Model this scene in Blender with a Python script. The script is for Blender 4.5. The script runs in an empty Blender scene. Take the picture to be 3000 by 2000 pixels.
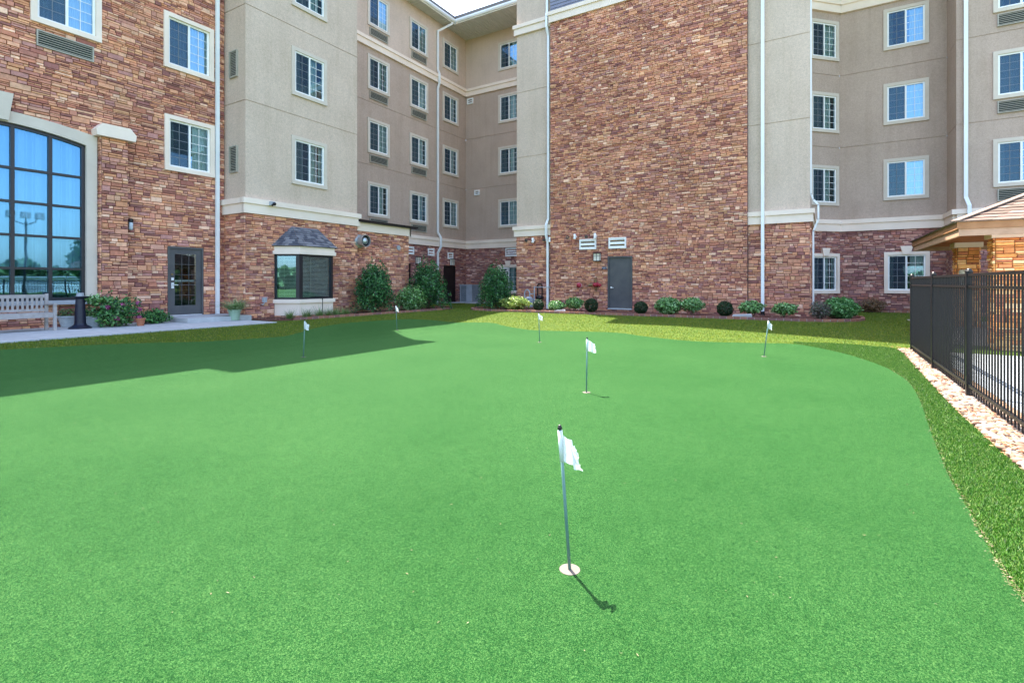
import bpy, math, random
import numpy as np
from mathutils import Vector, Matrix, geometry
random.seed(7)
R = math.radians
SC = bpy.context.scene
COL = SC.collection

# ---------------------------------------------------------------- camera
YAW = R(31.2)
CT, ST = math.cos(YAW), math.sin(YAW)
EYE = 1.5
HOR, FPX = 828.0, 1500.0
cd = bpy.data.cameras.new('camera'); cam = bpy.data.objects.new('camera', cd); COL.objects.link(cam)
cd.sensor_width = 36; cd.lens = 18; cd.shift_y = -(1000 - HOR) / 3000; cd.clip_start = .05; cd.clip_end = 1500
cam.location = (0, 0, EYE); cam.rotation_euler = (R(90), 0, YAW)
SC.camera = cam
# ---------------------------------------------------------------- world + sun
SUN = Vector((-.42, .25, 1.0)).normalized()
wd = bpy.data.worlds.new('World'); SC.world = wd; wd.use_nodes = True
nt = wd.node_tree
sky = nt.nodes.new('ShaderNodeTexSky'); sky.sky_type = 'NISHITA'; sky.sun_disc = False
sky.sun_elevation = math.asin(SUN.z); sky.sun_rotation = math.atan2(SUN.x, SUN.y)
sky.air_density = 1.0; sky.dust_density = 2.0; sky.ozone_density = 1.0
nt.links.new(sky.outputs[0], nt.nodes['Background'].inputs[0])
nt.nodes['Background'].inputs[1].default_value = .14
sl = bpy.data.lights.new('sun', 'SUN'); sl.energy = 3.7; sl.angle = R(.5); sl.color = (1, .95, .86)
so = bpy.data.objects.new('sun', sl); COL.objects.link(so)
so.rotation_euler = SUN.to_track_quat('Z', 'Y').to_euler()
SC.view_settings.view_transform = 'Standard'; SC.view_settings.look = 'None'
SC.view_settings.exposure = 2.5; SC.view_settings.gamma = 1
SC.cycles.max_bounces = 6; SC.cycles.transparent_max_bounces = 12
SC.cycles.caustics_reflective = False; SC.cycles.caustics_refractive = False

# ---------------------------------------------------------------- pixel helpers (photo pixels -> real points)
def ray(px, py):
    a = (px - 1500) / FPX
    return (CT * a - ST, ST * a + CT, (HOR - py) / FPX)
def hx(px, py, x0):
    d = ray(px, py); t = x0 / d[0]
    return Vector((x0, d[1] * t, EYE + d[2] * t))
def hy(px, py, y0):
    d = ray(px, py); t = y0 / d[1]
    return Vector((d[0] * t, y0, EYE + d[2] * t))
def hz(px, py, z0):
    d = ray(px, py); t = (z0 - EYE) / d[2]
    return Vector((d[0] * t, d[1] * t, z0))
def ss(a, b, v):
    u = min(1, max(0, (v - a) / (b - a)))
    return u * u * (3 - 2 * u)
def H(x, y):
    return max(.35 * ss(-9.8, -13.3, x) if x > -13.3 else .35, .32 * ss(12, 18, y))
def hg(px, py):
    d = ray(px, py); t = 1.0
    while t < 80:
        if EYE + d[2] * t < H(d[0] * t, d[1] * t): break
        t += .05
    lo, hi = t - .05, t
    for i in range(14):
        m = (lo + hi) / 2
        if EYE + d[2] * m < H(d[0] * m, d[1] * m): hi = m
        else: lo = m
    return Vector((d[0] * hi, d[1] * hi))

# ---------------------------------------------------------------- materials
def lin(r, g, b):
    f = lambda c: (c / 255 / 12.92) if c / 255 <= .04045 else ((c / 255 + .055) / 1.055) ** 2.4
    return (f(r), f(g), f(b), 1)
def newmat(name):
    m = bpy.data.materials.new(name); m.use_nodes = True
    n = m.node_tree.nodes; return m, n, m.node_tree.links, n['Principled BSDF']
def noise(n, l, scale, detail=4, rough=.6, vec=None):
    t = n.new('ShaderNodeTexNoise'); t.inputs['Scale'].default_value = scale
    t.inputs['Detail'].default_value = detail; t.inputs['Roughness'].default_value = rough
    if vec is None:
        c = n.new('ShaderNodeTexCoord'); vec = c.outputs['Object']
    l.new(vec, t.inputs['Vector']); return t
def ramp(n, l, src, stops):
    r = n.new('ShaderNodeValToRGB'); e = r.color_ramp.elements
    while len(e) < len(stops): e.new(.5)
    for k, (p, c) in enumerate(stops):
        e[k].position = p; e[k].color = c if len(c) == 4 else (*c, 1)
    l.new(src, r.inputs[0]); return r
def bump(n, l, src, bs, strength, dist=.02):
    b = n.new('ShaderNodeBump'); b.inputs['Strength'].default_value = strength
    b.inputs['Distance'].default_value = dist
    l.new(src, b.inputs['Height']); l.new(b.outputs[0], bs.inputs['Normal']); return b
def mixc(n, l, fac, a, b, mode='MIX'):
    m = n.new('ShaderNodeMix'); m.data_type = 'RGBA'; m.blend_type = mode
    for sock, v in ((m.inputs[0], fac), (m.inputs[6], a), (m.inputs[7], b)):
        if hasattr(v, 'is_linked') or hasattr(v, 'links'): l.new(v, sock)
        else: sock.default_value = v
    return m.outputs[2]
def M_noisy(name, c1, c2, scale, rough=.8, bs=0, bd=.01, bscale=None, spec=.3, metal=0, big=None):
    m, n, l, b = newmat(name)
    t = noise(n, l, scale)
    out = ramp(n, l, t.outputs[0], [(.3, c1), (.7, c2)]).outputs[0]
    if big:
        t3 = noise(n, l, big[0], 3)
        r3 = ramp(n, l, t3.outputs[0], [(.35, (big[1],) * 3), (.65, (1, 1, 1))])
        out = mixc(n, l, 1.0, out, r3.outputs[0], 'MULTIPLY')
    l.new(out, b.inputs['Base Color']); b.inputs['Roughness'].default_value = rough
    b.inputs['Specular IOR Level'].default_value = spec; b.inputs['Metallic'].default_value = metal
    if bs:
        t2 = noise(n, l, bscale or scale, 3); bump(n, l, t2.outputs[0], b, bs, bd)
    return m
def M_attr(name, nscale=12, rough=.85, bs=.4, bd=.01, lo=.72, hi=1.12, spec=.25, bscale=30):
    m, n, l, b = newmat(name)
    a = n.new('ShaderNodeAttribute'); a.attribute_name = 'Col'
    t = noise(n, l, nscale, 5, .65)
    r = ramp(n, l, t.outputs[0], [(.3, (lo, lo, lo)), (.7, (hi, hi, hi))])
    l.new(mixc(n, l, 1.0, a.outputs[0], r.outputs[0], 'MULTIPLY'), b.inputs['Base Color'])
    b.inputs['Roughness'].default_value = rough; b.inputs['Specular IOR Level'].default_value = spec
    if bs:
        t2 = noise(n, l, bscale, 4); bump(n, l, t2.outputs[0], b, bs, bd)
    return m
def M_stucco(name, c):
    m, n, l, b = newmat(name)
    t = noise(n, l, 55, 4, .8); g = noise(n, l, .8, 4, .6)
    f = noise(n, l, 16, 5, .75)
    k = lambda f: tuple(v * f for v in c[:3])
    o = ramp(n, l, t.outputs[0], [(.36, k(.80)), (.62, k(1.16))]).outputs[0]
    o = mixc(n, l, 1.0, o, ramp(n, l, g.outputs[0], [(.35, (.94, .935, .92)), (.62, (1.02, 1.02, 1.02))]).outputs[0], 'MULTIPLY')
    o = mixc(n, l, 1.0, o, ramp(n, l, f.outputs[0], [(.36, (.90,) * 3), (.62, (1.05,) * 3)]).outputs[0], 'MULTIPLY')
    # faint vertical rain streaks
    co = n.new('ShaderNodeTexCoord'); mp = n.new('ShaderNodeMapping'); mp.inputs['Scale'].default_value = (1.6, 1.6, .12)
    l.new(co.outputs['Object'], mp.inputs[0]); st = noise(n, l, 2.2, 5, .7, mp.outputs[0])
    o = mixc(n, l, 1.0, o, ramp(n, l, st.outputs[0], [(.36, (.94, .935, .92)), (.52, (1, 1, 1))]).outputs[0], 'MULTIPLY')
    l.new(o, b.inputs['Base Color']); b.inputs['Roughness'].default_value = .95; b.inputs['Specular IOR Level'].default_value = .15
    bump(n, l, t.outputs[0], b, .6, .008)
    return m
STU_L = M_stucco('stucco_light', (.64, .50, .395))
STU_B = M_stucco('stucco_brown', (.50, .375, .30))
STU_T = M_stucco('stucco_tan', (.64, .49, .39))
CREAM = M_noisy('cream_render', (.86, .70, .57, 1), (.94, .78, .65, 1), 1.2, .9, .15, .003, 120, spec=.15, big=(.5, .93))
TRIM = M_noisy('trim_render', (.60, .51, .42, 1), (.67, .58, .48, 1), 2, .9, .15, .003, 120, spec=.15)
STONE = M_attr('ledge_stone', 9, .9, .5, .012)
MORT = M_noisy('mortar', (.11, .065, .055, 1), (.17, .11, .09, 1), 6)
WHITE = M_noisy('white_vinyl', (.84, .83, .80, 1), (.90, .89, .86, 1), 4, .4)
PIPE = M_noisy('white_aluminium', (.82, .83, .82, 1), (.88, .89, .88, 1), 1.5, .35, spec=.5, big=(.7, .93))
DARKM = M_noisy('bronze_metal', (.008, .007, .012, 1), (.014, .012, .018, 1), 5, .4, spec=.5)
GREYD = M_noisy('grey_door_paint', (.085, .085, .09, 1), (.115, .112, .11, 1), 3, .5, .15, .003, 80, big=(.5, .82))
BROWND = M_noisy('brown_door_paint', (.016, .009, .009, 1), (.026, .016, .015, 1), 3, .5)
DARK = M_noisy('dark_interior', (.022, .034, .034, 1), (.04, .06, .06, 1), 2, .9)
GRILLE = M_noisy('beige_metal', (.36, .32, .26, 1), (.44, .40, .33, 1), 3, .5)
GREYM = M_noisy('grey_metal', (.30, .33, .36, 1), (.42, .45, .48, 1), 3, .45, spec=.5)
STEEL = M_noisy('bright_steel', (.72, .73, .74, 1), (.82, .83, .84, 1), 5, .3, metal=.2)
GALV = M_noisy('galvanised', (.38, .42, .43, 1), (.55, .6, .6, 1), 7, .38, metal=.7)
BLACKM = M_noisy('black_fence_paint', (.004, .0035, .0045, 1), (.009, .008, .009, 1), 8, .4, spec=.35)
RED = M_noisy('red_paint', (.30, .02, .035, 1), (.42, .04, .06, 1), 8, .35)
BRASS = M_noisy('aged_brass', (.16, .11, .05, 1), (.26, .19, .09, 1), 20, .4, metal=.6)
CONC = M_noisy('concrete', (.43, .44, .45, 1), (.54, .55, .55, 1), 5, .9, .3, .004, 60, big=(.7, .85))
DECK = M_noisy('deck_concrete', (.34, .36, .37, 1), (.40, .42, .43, 1), 3, .85, .2, .004, 50, big=(.5, .88))
MULCH = M_noisy('mulch', (.075, .028, .022, 1), (.20, .085, .065, 1), 45, .95, .9, .03, 70)
WOOD = M_noisy('cedar_wood', (.30, .135, .055, 1), (.42, .21, .095, 1), 3, .6, .1, .002, 20)
WOODD = M_noisy('ceiling_wood', (.42, .11, .03, 1), (.60, .19, .06, 1), 3, .6)
TEAK = M_noisy('weathered_teak', (.31, .275, .26, 1), (.44, .40, .38, 1), 9, .8, .2, .003, 40)
PLASTER = M_noisy('pot_plaster', (.40, .44, .46, 1), (.55, .58, .60, 1), 12, .8, .5, .01, 25)
POTG = M_noisy('pale_green_glaze', (.26, .38, .28, 1), (.36, .48, .36, 1), 6, .45)
TERRA = M_noisy('terracotta', (.36, .13, .07, 1), (.45, .18, .10, 1), 9, .8)
BARK = M_noisy('bark', (.08, .055, .04, 1), (.16, .12, .09, 1), 25, .9, .6, .01, 40)
NAVY = M_noisy('urn_navy', (.007, .008, .020, 1), (.014, .016, .034, 1), 20, .38, spec=.4)
SIDING = M_noisy('grey_siding', (.20, .20, .26, 1), (.25, .25, .31, 1), 4, .6)
LAMPG = M_noisy('lamp_glass', (.72, .68, .56, 1), (.8, .76, .66, 1), 4, .3)
SIGNB = M_noisy('sign_blue', (.015, .02, .07, 1), (.02, .028, .09, 1), 4, .4)
FLAGP = M_noisy('flag_pole_paint', (.11, .21, .195, 1), (.17, .28, .25, 1), 6, .35)
BLACKP = M_noisy('black_plastic', (.012, .012, .013, 1), (.02, .02, .022, 1), 6, .4)
CUPM = M_noisy('cup_liner', (.115, .095, .078, 1), (.15, .125, .105, 1), 14, .7, .4, .003, 60)
SHINGLE = M_attr('shingle', 60, .95, .5, .004, .75, 1.15, .2, 200)
LEAF = M_attr('leaf', 6, .5, 0, 0, .8, 1.15, .45)
PEBBLE = M_attr('pebble', 14, .75, .2, .003, .88, 1.06, .3, 60)
BRICK = M_attr('edging_brick', 20, .9, .4, .004, .8, 1.1, .2, 60)

def m_cloth(name, c, tr=.5):
    m, n, l, b = newmat(name)
    b.inputs['Base Color'].default_value = c; b.inputs['Roughness'].default_value = .9
    b.inputs['Specular IOR Level'].default_value = .1
    o = n['Material Output']; t = n.new('ShaderNodeBsdfTranslucent'); t.inputs[0].default_value = c
    x = n.new('ShaderNodeMixShader'); x.inputs[0].default_value = tr
    l.new(b.outputs[0], x.inputs[1]); l.new(t.outputs[0], x.inputs[2]); l.new(x.outputs[0], o.inputs[0])
    tt = noise(n, l, 30, 4); bump(n, l, tt.outputs[0], b, .15, .01)
    return m
FLAGW = m_cloth('flag_cloth', (.80, .82, .82, 1), .3)
CURT = m_cloth('curtain_cloth', (.80, .90, .88, 1), .35)
CURTS = m_cloth('sheer_curtain', (.50, .74, .86, 1), .4)
BLIND = m_cloth('blind_slats', (.85, .83, .70, 1), .3)
def m_glass(name, base, tint, refl=(.9, .97, 1, 1)):
    m, n, l, b = newmat(name); n.remove(b); o = n['Material Output']
    tr = n.new('ShaderNodeBsdfTransparent'); tr.inputs[0].default_value = tint
    g = n.new('ShaderNodeBsdfGlossy'); g.inputs[0].default_value = refl; g.inputs['Roughness'].default_value = .015
    lw = n.new('ShaderNodeFresnel'); lw.inputs[0].default_value = 1.5
    mm = n.new('ShaderNodeMath'); mm.operation = 'MULTIPLY_ADD'; mm.inputs[1].default_value = 1.3; mm.inputs[2].default_value = base
    mm.use_clamp = True
    l.new(lw.outputs[0], mm.inputs[0])
    x = n.new('ShaderNodeMixShader'); l.new(mm.outputs[0], x.inputs[0]); l.new(tr.outputs[0], x.inputs[1]); l.new(g.outputs[0], x.inputs[2])
    tt = noise(n, l, .9, 2); bp = n.new('ShaderNodeBump'); bp.inputs['Strength'].default_value = .05; bp.inputs['Distance'].default_value = .02
    l.new(tt.outputs[0], bp.inputs['Height']); l.new(bp.outputs[0], g.inputs['Normal'])
    l.new(x.outputs[0], o.inputs[0]); return m
GLASS = m_glass('window_glass', .24, (.80, .95, .93, 1), (.38, .70, 1, 1))
GLASSB = m_glass('lobby_glass', .20, (.75, .92, .98, 1), (.24, .58, .95, 1))
def m_screen():
    m, n, l, b = newmat('insect_mesh'); o = n['Material Output']
    b.inputs['Base Color'].default_value = (.02, .04, .065, 1); b.inputs['Roughness'].default_value = .8
    tr = n.new('ShaderNodeBsdfTransparent'); x = n.new('ShaderNodeMixShader'); x.inputs[0].default_value = .55
    l.new(tr.outputs[0], x.inputs[1]); l.new(b.outputs[0], x.inputs[2]); l.new(x.outputs[0], o.inputs[0]); return m
SCREEN = m_screen()
GLASSD = m_glass('door_glass', .05, (.6, .7, .7, 1), (.7, .85, 1, 1))

def m_turf():
    m, n, l, b = newmat('putting_turf')
    c = n.new('ShaderNodeTexCoord'); v = c.outputs['Object']
    t1 = noise(n, l, 185, 3, .85, v); t2 = noise(n, l, 60, 4, .75, v); t3 = noise(n, l, .55, 4, .6, v); t4 = noise(n, l, 9, 4, .6, v)
    o = ramp(n, l, t1.outputs[0], [(.37, (.002, .025, .005)), (.5, (.012, .064, .012)), (.63, (.062, .145, .036))]).outputs[0]
    o = mixc(n, l, 1.0, o, ramp(n, l, t2.outputs[0], [(.34, (.72, .76, .72)), (.66, (1.2, 1.14, 1.2))]).outputs[0], 'MULTIPLY')
    o = mixc(n, l, 1.0, o, ramp(n, l, t4.outputs[0], [(.3, (.84, .90, .86)), (.7, (1.12, 1.07, 1.12))]).outputs[0], 'MULTIPLY')
    o = mixc(n, l, 1.0, o, ramp(n, l, t3.outputs[0], [(.3, (.80, .90, .84)), (.7, (1.18, 1.08, 1.14))]).outputs[0], 'MULTIPLY')
    l.new(o, b.inputs['Base Color']); b.inputs['Roughness'].default_value = .75
    b.inputs['Specular IOR Level'].default_value = .05
    b.inputs['Sheen Weight'].default_value = .24; b.inputs['Sheen Roughness'].default_value = .16
    b.inputs['Sheen Tint'].default_value = (.52, 1, .32, 1)
    bump(n, l, t1.outputs[0], b, .8, .008)
    return m
TURF = m_turf()
def m_lawn():
    m, n, l, b = newmat('lawn')
    c = n.new('ShaderNodeTexCoord'); v = c.outputs['Object']
    t1 = noise(n, l, 45, 5, .8, v); t2 = noise(n, l, 3, 4, .65, v)
    o = ramp(n, l, t1.outputs[0], [(.3, (.022, .055, .005)), (.55, (.070, .112, .006)), (.75, (.14, .17, .015))]).outputs[0]
    o = mixc(n, l, 1.0, o, ramp(n, l, t2.outputs[0], [(.3, (.75, .85, .8)), (.7, (1.2, 1.1, 1.0))]).outputs[0], 'MULTIPLY')
    l.new(o, b.inputs['Base Color']); b.inputs['Roughness'].default_value = .8; b.inputs['Specular IOR Level'].default_value = .2
    bump(n, l, t1.outputs[0], b, .8, .03); return m
LAWN = m_lawn()
def m_blade(name, rough=.45, spec=.5, tr=.35):
    m, n, l, b = newmat(name)
    a = n.new('ShaderNodeAttribute'); a.attribute_name = 'Col'
    l.new(a.outputs[0], b.inputs['Base Color']); b.inputs['Roughness'].default_value = rough; b.inputs['Specular IOR Level'].default_value = spec
    o = n['Material Output']; t = n.new('ShaderNodeBsdfTranslucent'); l.new(a.outputs[0], t.inputs[0])
    x = n.new('ShaderNodeMixShader'); x.inputs[0].default_value = tr
    l.new(b.outputs[0], x.inputs[1]); l.new(t.outputs[0], x.inputs[2]); l.new(x.outputs[0], o.inputs[0]); return m
BLADE = m_blade('grass_blade')
LEAF2 = m_blade('translucent_leaf', .4, .5, .3)

# ---------------------------------------------------------------- mesh builder
class W:                                             # a wall frame: s along the wall, z up, d outwards
    def __init__(s, ox, oy, ax, ay): s.o = (ox, oy); s.a = (ax, ay); s.rot = math.atan2(ay, ax)
    def pt(s, u, z, d=0): return (s.o[0] + s.a[0] * u + s.a[1] * d, s.o[1] + s.a[1] * u - s.a[0] * d, z)
class L0:                                            # local frame: outward is -y
    rot = 0
    def pt(s, u, z, d=0): return (u, -d, z)
LOC = L0()
class MB:
    def __init__(s): s.v = []; s.f = []; s.m = []; s.c = []; s.runs = []
    def start(s, key): s.runs.append((len(s.f), key))
    def face(s, pts, mi=0, col=None):
        k = len(s.v); s.v += [tuple(p) for p in pts]; s.f.append(tuple(range(k, k + len(pts)))); s.m.append(mi); s.c.append(col)
    def box(s, w, u0, u1, z0, z1, d0, d1, mi=0, col=None, ins=0):
        P = [w.pt(u, z, d0) for u, z in ((u0, z0), (u1, z0), (u1, z1), (u0, z1))]
        Q = [w.pt(u, z, d1) for u, z in ((u0 + ins, z0 + ins), (u1 - ins, z0 + ins), (u1 - ins, z1 - ins), (u0 + ins, z1 - ins))]
        k = len(s.v); s.v += P + Q
        fs = [(4, 5, 6, 7), (0, 1, 5, 4), (1, 2, 6, 5), (2, 3, 7, 6), (3, 0, 4, 7)]
        if not ins: fs.append((3, 2, 1, 0))
        for f in fs: s.f.append(tuple(k + i for i in f)); s.m.append(mi); s.c.append(col)
    def bar(s, p, q, a, b, up=(0, 0, 1), mi=0, col=None, b2=None):  # rectangular bar a wide (sideways), b high
        p = Vector(p); q = Vector(q); d = (q - p).normalized(); up = Vector(up)
        x = d.cross(up)
        if x.length < 1e-4: x = d.cross(Vector((0, 1, 0)))
        x.normalize(); y = x.cross(d)
        k = len(s.v)
        for c in (p, q):
            for i, j in ((-1, -1), (1, -1), (1, 1), (-1, 1)): s.v.append(tuple(c + x * a / 2 * i + y * b / 2 * j))
        for f in ((0, 1, 5, 4), (1, 2, 6, 5), (2, 3, 7, 6), (3, 0, 4, 7), (3, 2, 1, 0), (4, 5, 6, 7)):
            s.f.append(tuple(k + i for i in f)); s.m.append(mi); s.c.append(col)
    def lathe(s, o, ax, prof, n=20, mi=0, col=None):  # prof: (radius, height along ax)
        o = Vector(o); ax = Vector(ax).normalized(); x = ax.orthogonal().normalized(); y = ax.cross(x)
        k = len(s.v)
        for r, h in prof:
            for i in range(n):
                t = 2 * math.pi * i / n
                s.v.append(tuple(o + ax * h + (x * math.cos(t) + y * math.sin(t)) * r))
        for j in range(len(prof) - 1):
            for i in range(n):
                a = k + j * n + i; b = k + j * n + (i + 1) % n
                s.f.append((a, b, b + n, a + n)); s.m.append(mi); s.c.append(col)
        for j, rev in ((0, 1), (len(prof) - 1, 0)):
            if prof[j][0] > 1e-4:
                f = [k + j * n + i for i in range(n)]
                s.f.append(tuple(f[::-1] if rev else f)); s.m.append(mi); s.c.append(col)
    def tube(s, pts, r, n=8, mi=0, col=None, r2=None):
        for i in range(len(pts) - 1):
            p, q = Vector(pts[i]), Vector(pts[i + 1])
            ra = r if r2 is None else r + (r2 - r) * i / (len(pts) - 1)
            rb = r if r2 is None else r + (r2 - r) * (i + 1) / (len(pts) - 1)
            s.lathe(p, q - p, [(ra, 0), (rb, (q - p).length)], n, mi, col)
    def build(s, name, mats, parent=None, smooth=False):
        me = bpy.data.meshes.new(name); me.from_pydata(s.v, [], s.f)
        if not isinstance(mats, (list, tuple)): mats = [mats]
        for m in mats: me.materials.append(m)
        me.polygons.foreach_set('material_index', s.m)
        if any(c is not None for c in s.c):
            at = me.color_attributes.new('Col', 'FLOAT_COLOR', 'CORNER')
            arr = []
            for f, c in zip(s.f, s.c):
                c = c or (.5, .5, .5)
                arr += [c[0], c[1], c[2], 1.0] * len(f)
            at.data.foreach_set('color', arr)
        if smooth: me.polygons.foreach_set('use_smooth', [True] * len(s.f))
        me.update()
        o = bpy.data.objects.new(name, me); COL.objects.link(o)
        if parent: o.parent = parent
        return o
def build_split(mb, name, mats, parent):               # one part per wall plane
    groups = {}
    runs = mb.runs + [(len(mb.f), None)]
    for (a, key), (b, _) in zip(runs[:-1], runs[1:]): groups.setdefault(key, []).extend(range(a, b))
    for key, ids in groups.items():
        if not ids: continue
        m = MB(); mp = {}
        for i in ids:
            f = []
            for v in mb.f[i]:
                if v not in mp: mp[v] = len(m.v); m.v.append(mb.v[v])
                f.append(mp[v])
            m.f.append(tuple(f)); m.m.append(mb.m[i]); m.c.append(mb.c[i])
        m.build(name, mats, parent)
def fastmesh(name, V, F, cols, mats, parent=None, smooth=False):   # numpy arrays, all faces same size
    me = bpy.data.meshes.new(name); k = F.shape[1]
    me.vertices.add(len(V)); me.vertices.foreach_set('co', V.astype(np.float32).ravel())
    me.loops.add(F.size); me.loops.foreach_set('vertex_index', F.astype(np.int32).ravel())
    me.polygons.add(len(F)); me.polygons.foreach_set('loop_start', np.arange(0, F.size, k, dtype=np.int32))
    if smooth: me.polygons.foreach_set('use_smooth', np.ones(len(F), dtype=bool))
    me.materials.append(mats); me.update(calc_edges=True)
    if cols is not None:
        at = me.color_attributes.new('Col', 'FLOAT_COLOR', 'CORNER')
        c = np.ones((len(F), k, 4), np.float32); c[:, :, :3] = cols[:, None, :]
        at.data.foreach_set('color', c.ravel())
    o = bpy.data.objects.new(name, me); COL.objects.link(o)
    if parent: o.parent = parent
    return o
def thing(name, label, cat, loc=(0, 0, 0), rz=0, group=None):
    o = bpy.data.objects.new(name, None); COL.objects.link(o); o.empty_display_size = .1
    o.location = loc; o.rotation_euler = (0, 0, rz)
    return tag(o, label, cat, group)
def tag(o, label, cat, group=None, kind=None):
    if label: o['label'] = label
    if cat: o['category'] = cat
    if group: o['group'] = group
    if kind: o['kind'] = kind
    return o
def struct(o, label=None, kind='structure'):
    o['kind'] = kind
    if label: o['label'] = label
    return o
def clone(o, parent=None):
    c = o.copy(); COL.objects.link(c); c.parent = parent
    for ch in list(o.children): clone(ch, c)
    return c

# ---------------------------------------------------------------- ground
def axis(vals):
    out = []
    for a, b, st in vals:
        n = max(1, int(round((b - a) / st))); out += [a + (b - a) * i / n for i in range(n)]
    return out + [vals[-1][1]]
xs = axis([(-320, -40, 70), (-40, -14, 2), (-14, -9, .25), (-9, 12, 1.5), (12, 60, 8), (60, 320, 65)])
ys = axis([(-320, -20, 60), (-20, 11, 2), (11, 19, .4), (19, 40, 3), (40, 320, 70)])
mb = MB()
mb.v = [(x, y, H(x, y) if (-18 < x < 14 and -20 < y < 28) or y > 12 or x < -13 else 0) for y in ys for x in xs]
nx = len(xs)
for j in range(len(ys) - 1):
    for i in range(nx - 1):
        mb.f.append((j * nx + i, j * nx + i + 1, (j + 1) * nx + i + 1, (j + 1) * nx + i)); mb.m.append(0); mb.c.append(None)
struct(mb.build('lawn_ground', LAWN, smooth=True), 'grass lawn round the putting green')

def smoothpath(P, n=4):                               # Catmull-Rom
    out = []
    for i in range(len(P) - 1):
        a = P[max(0, i - 1)]; b = P[i]; c = P[i + 1]; d = P[min(len(P) - 1, i + 2)]
        for k in range(n):
            t = k / n
            out.append(tuple(.5 * (2 * b[j] + (c[j] - a[j]) * t + (2 * a[j] - 5 * b[j] + 4 * c[j] - d[j]) * t * t + (3 * b[j] - a[j] - 3 * c[j] + d[j]) * t ** 3) for j in (0, 1)))
    return out + [tuple(P[-1][:2])]
def inside(p, poly):
    x, y = p; r = False; j = len(poly) - 1
    for i in range(len(poly)):
        xi, yi = poly[i]; xj, yj = poly[j]
        if (yi > y) != (yj > y) and x < (xj - xi) * (y - yi) / (yj - yi) + xi: r = not r
        j = i
    return r
def sheet(name, poly, off, mat, step=.6, skirt=.08, hf=H, label=None):
    pv = [Vector(p[:2]) for p in poly]; n = len(pv)
    x0 = min(p.x for p in pv); x1 = max(p.x for p in pv); y0 = min(p.y for p in pv); y1 = max(p.y for p in pv)
    pts = list(pv); x = x0 + step / 2
    while x < x1:
        y = y0 + step / 2
        while y < y1:
            if inside((x, y), [tuple(p) for p in pv]) and min((p - Vector((x, y))).length for p in pv) > step * .35: pts.append(Vector((x, y)))
            y += step
        x += step
    r = geometry.delaunay_2d_cdt(pts, [(i, (i + 1) % n) for i in range(n)], [], 1, 1e-5)
    mb = MB(); mb.v = [(p.x, p.y, hf(p.x, p.y) + off) for p in r[0]]
    for f in r[2]:
        mb.f.append(tuple(f)); mb.m.append(0); mb.c.append(None)
    for i in range(n):
        a, b = pv[i], pv[(i + 1) % n]
        za, zb = hf(a.x, a.y) + off, hf(b.x, b.y) + off
        mb.face([(a.x, a.y, za), (a.x, a.y, za - skirt), (b.x, b.y, zb - skirt), (b.x, b.y, zb)])
    o = mb.build(name, mat)
    return struct(o, label)
# outline of the putting green traced as ground positions
gl = [(0, 1027), (383, 1008), (600, 1002), (800, 989), (850, 983), (939, 959), (1029, 946), (1130, 939), (1185, 936), (1234, 937), (1296, 942), (1430, 946), (1475, 955),
      (1520, 963), (1573, 969), (1698, 972), (1810, 976), (1900, 988), (2036, 1001), (2216, 1006), (2325, 1009), (2410, 1023), (2495, 1043), (2580, 1072),
      (2631, 1099), (2665, 1125), (2695, 1175), (2724, 1261), (2760, 1352), (2786, 1411), (2832, 1489), (2864, 1554), (2890, 1599), (2929, 1671), (2962, 1715), (3000, 1765)]
gw = [hg(*p) for p in gl]
GREEN = smoothpath([Vector((gw[0].x - .2, gw[0].y - 2))] + gw + [Vector((1.0, 2.2)), Vector((1.12, .8)), Vector((1.1, -1.6))], 3) + [(-4, -3), (-12.6, -3)]
sheet('putting_green', GREEN, .014, TURF, .5, .06, label='smooth artificial turf putting green')
fr = [(2325, 1003), (2400, 1005), (2480, 1009), (2560, 1015), (2615, 1021), (2650, 1040), (2715, 1112), (2793, 1196), (2864, 1261), (2942, 1333), (3000, 1385)]
fw = [hg(*p) for p in fr]
EDGE = smoothpath(fw + [Vector((fw[-1].x + .02, 3.2)), Vector((1.45, .5)), Vector((1.45, -1.8))], 3)
ig = min(range(len(GREEN)), key=lambda i: (Vector(GREEN[i]) - gw[20]).length)
rim = list(GREEN[ig:-2])
rim = [p for p in rim if p[1] > -1.4]
FRINGE = list(EDGE) + [(1.12, -1.8)] + [(p[0] + .004, p[1]) for p in rim[::-1]]
struct(sheet('turf_fringe', FRINGE, .008, M_noisy('fringe_backing', (.02, .07, .006, 1), (.045, .12, .01, 1), 60, .8, .5, .02, 90), .5, .05), 'rough turf border beside the putting green')
FX = 1.62
GRV = [tuple(p) for p in EDGE if p[1] < 13.3 and p[1] > -1.7]
GRAVEL = [(p[0] + .003, p[1]) for p in GRV] + [(1.9, -1.7), (1.9, 13.75), (1.3, 13.75)]
sheet('gravel_bed', GRAVEL, .004, M_noisy('bed_soil', (.22, .12, .07, 1), (.38, .25, .16, 1), 40, .9, .6, .02, 60), .6, .03, label='soil under the river stones')
DK = [(1.9, -2), (14, -2), (14, 13.6), (1.9, 13.6)]
sheet('pool_deck', DK, .02, DECK, 1.2, .06, label='pale concrete pool deck beyond the fence')
sheet('pavilion_pad', [(2.3, 14.7), (8.6, 14.7), (8.6, 20.4), (2.3, 20.4)], .02, M_noisy('pad_concrete', (.30, .27, .25, 1), (.38, .34, .31, 1), 4, .9), 1, .06)
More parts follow.
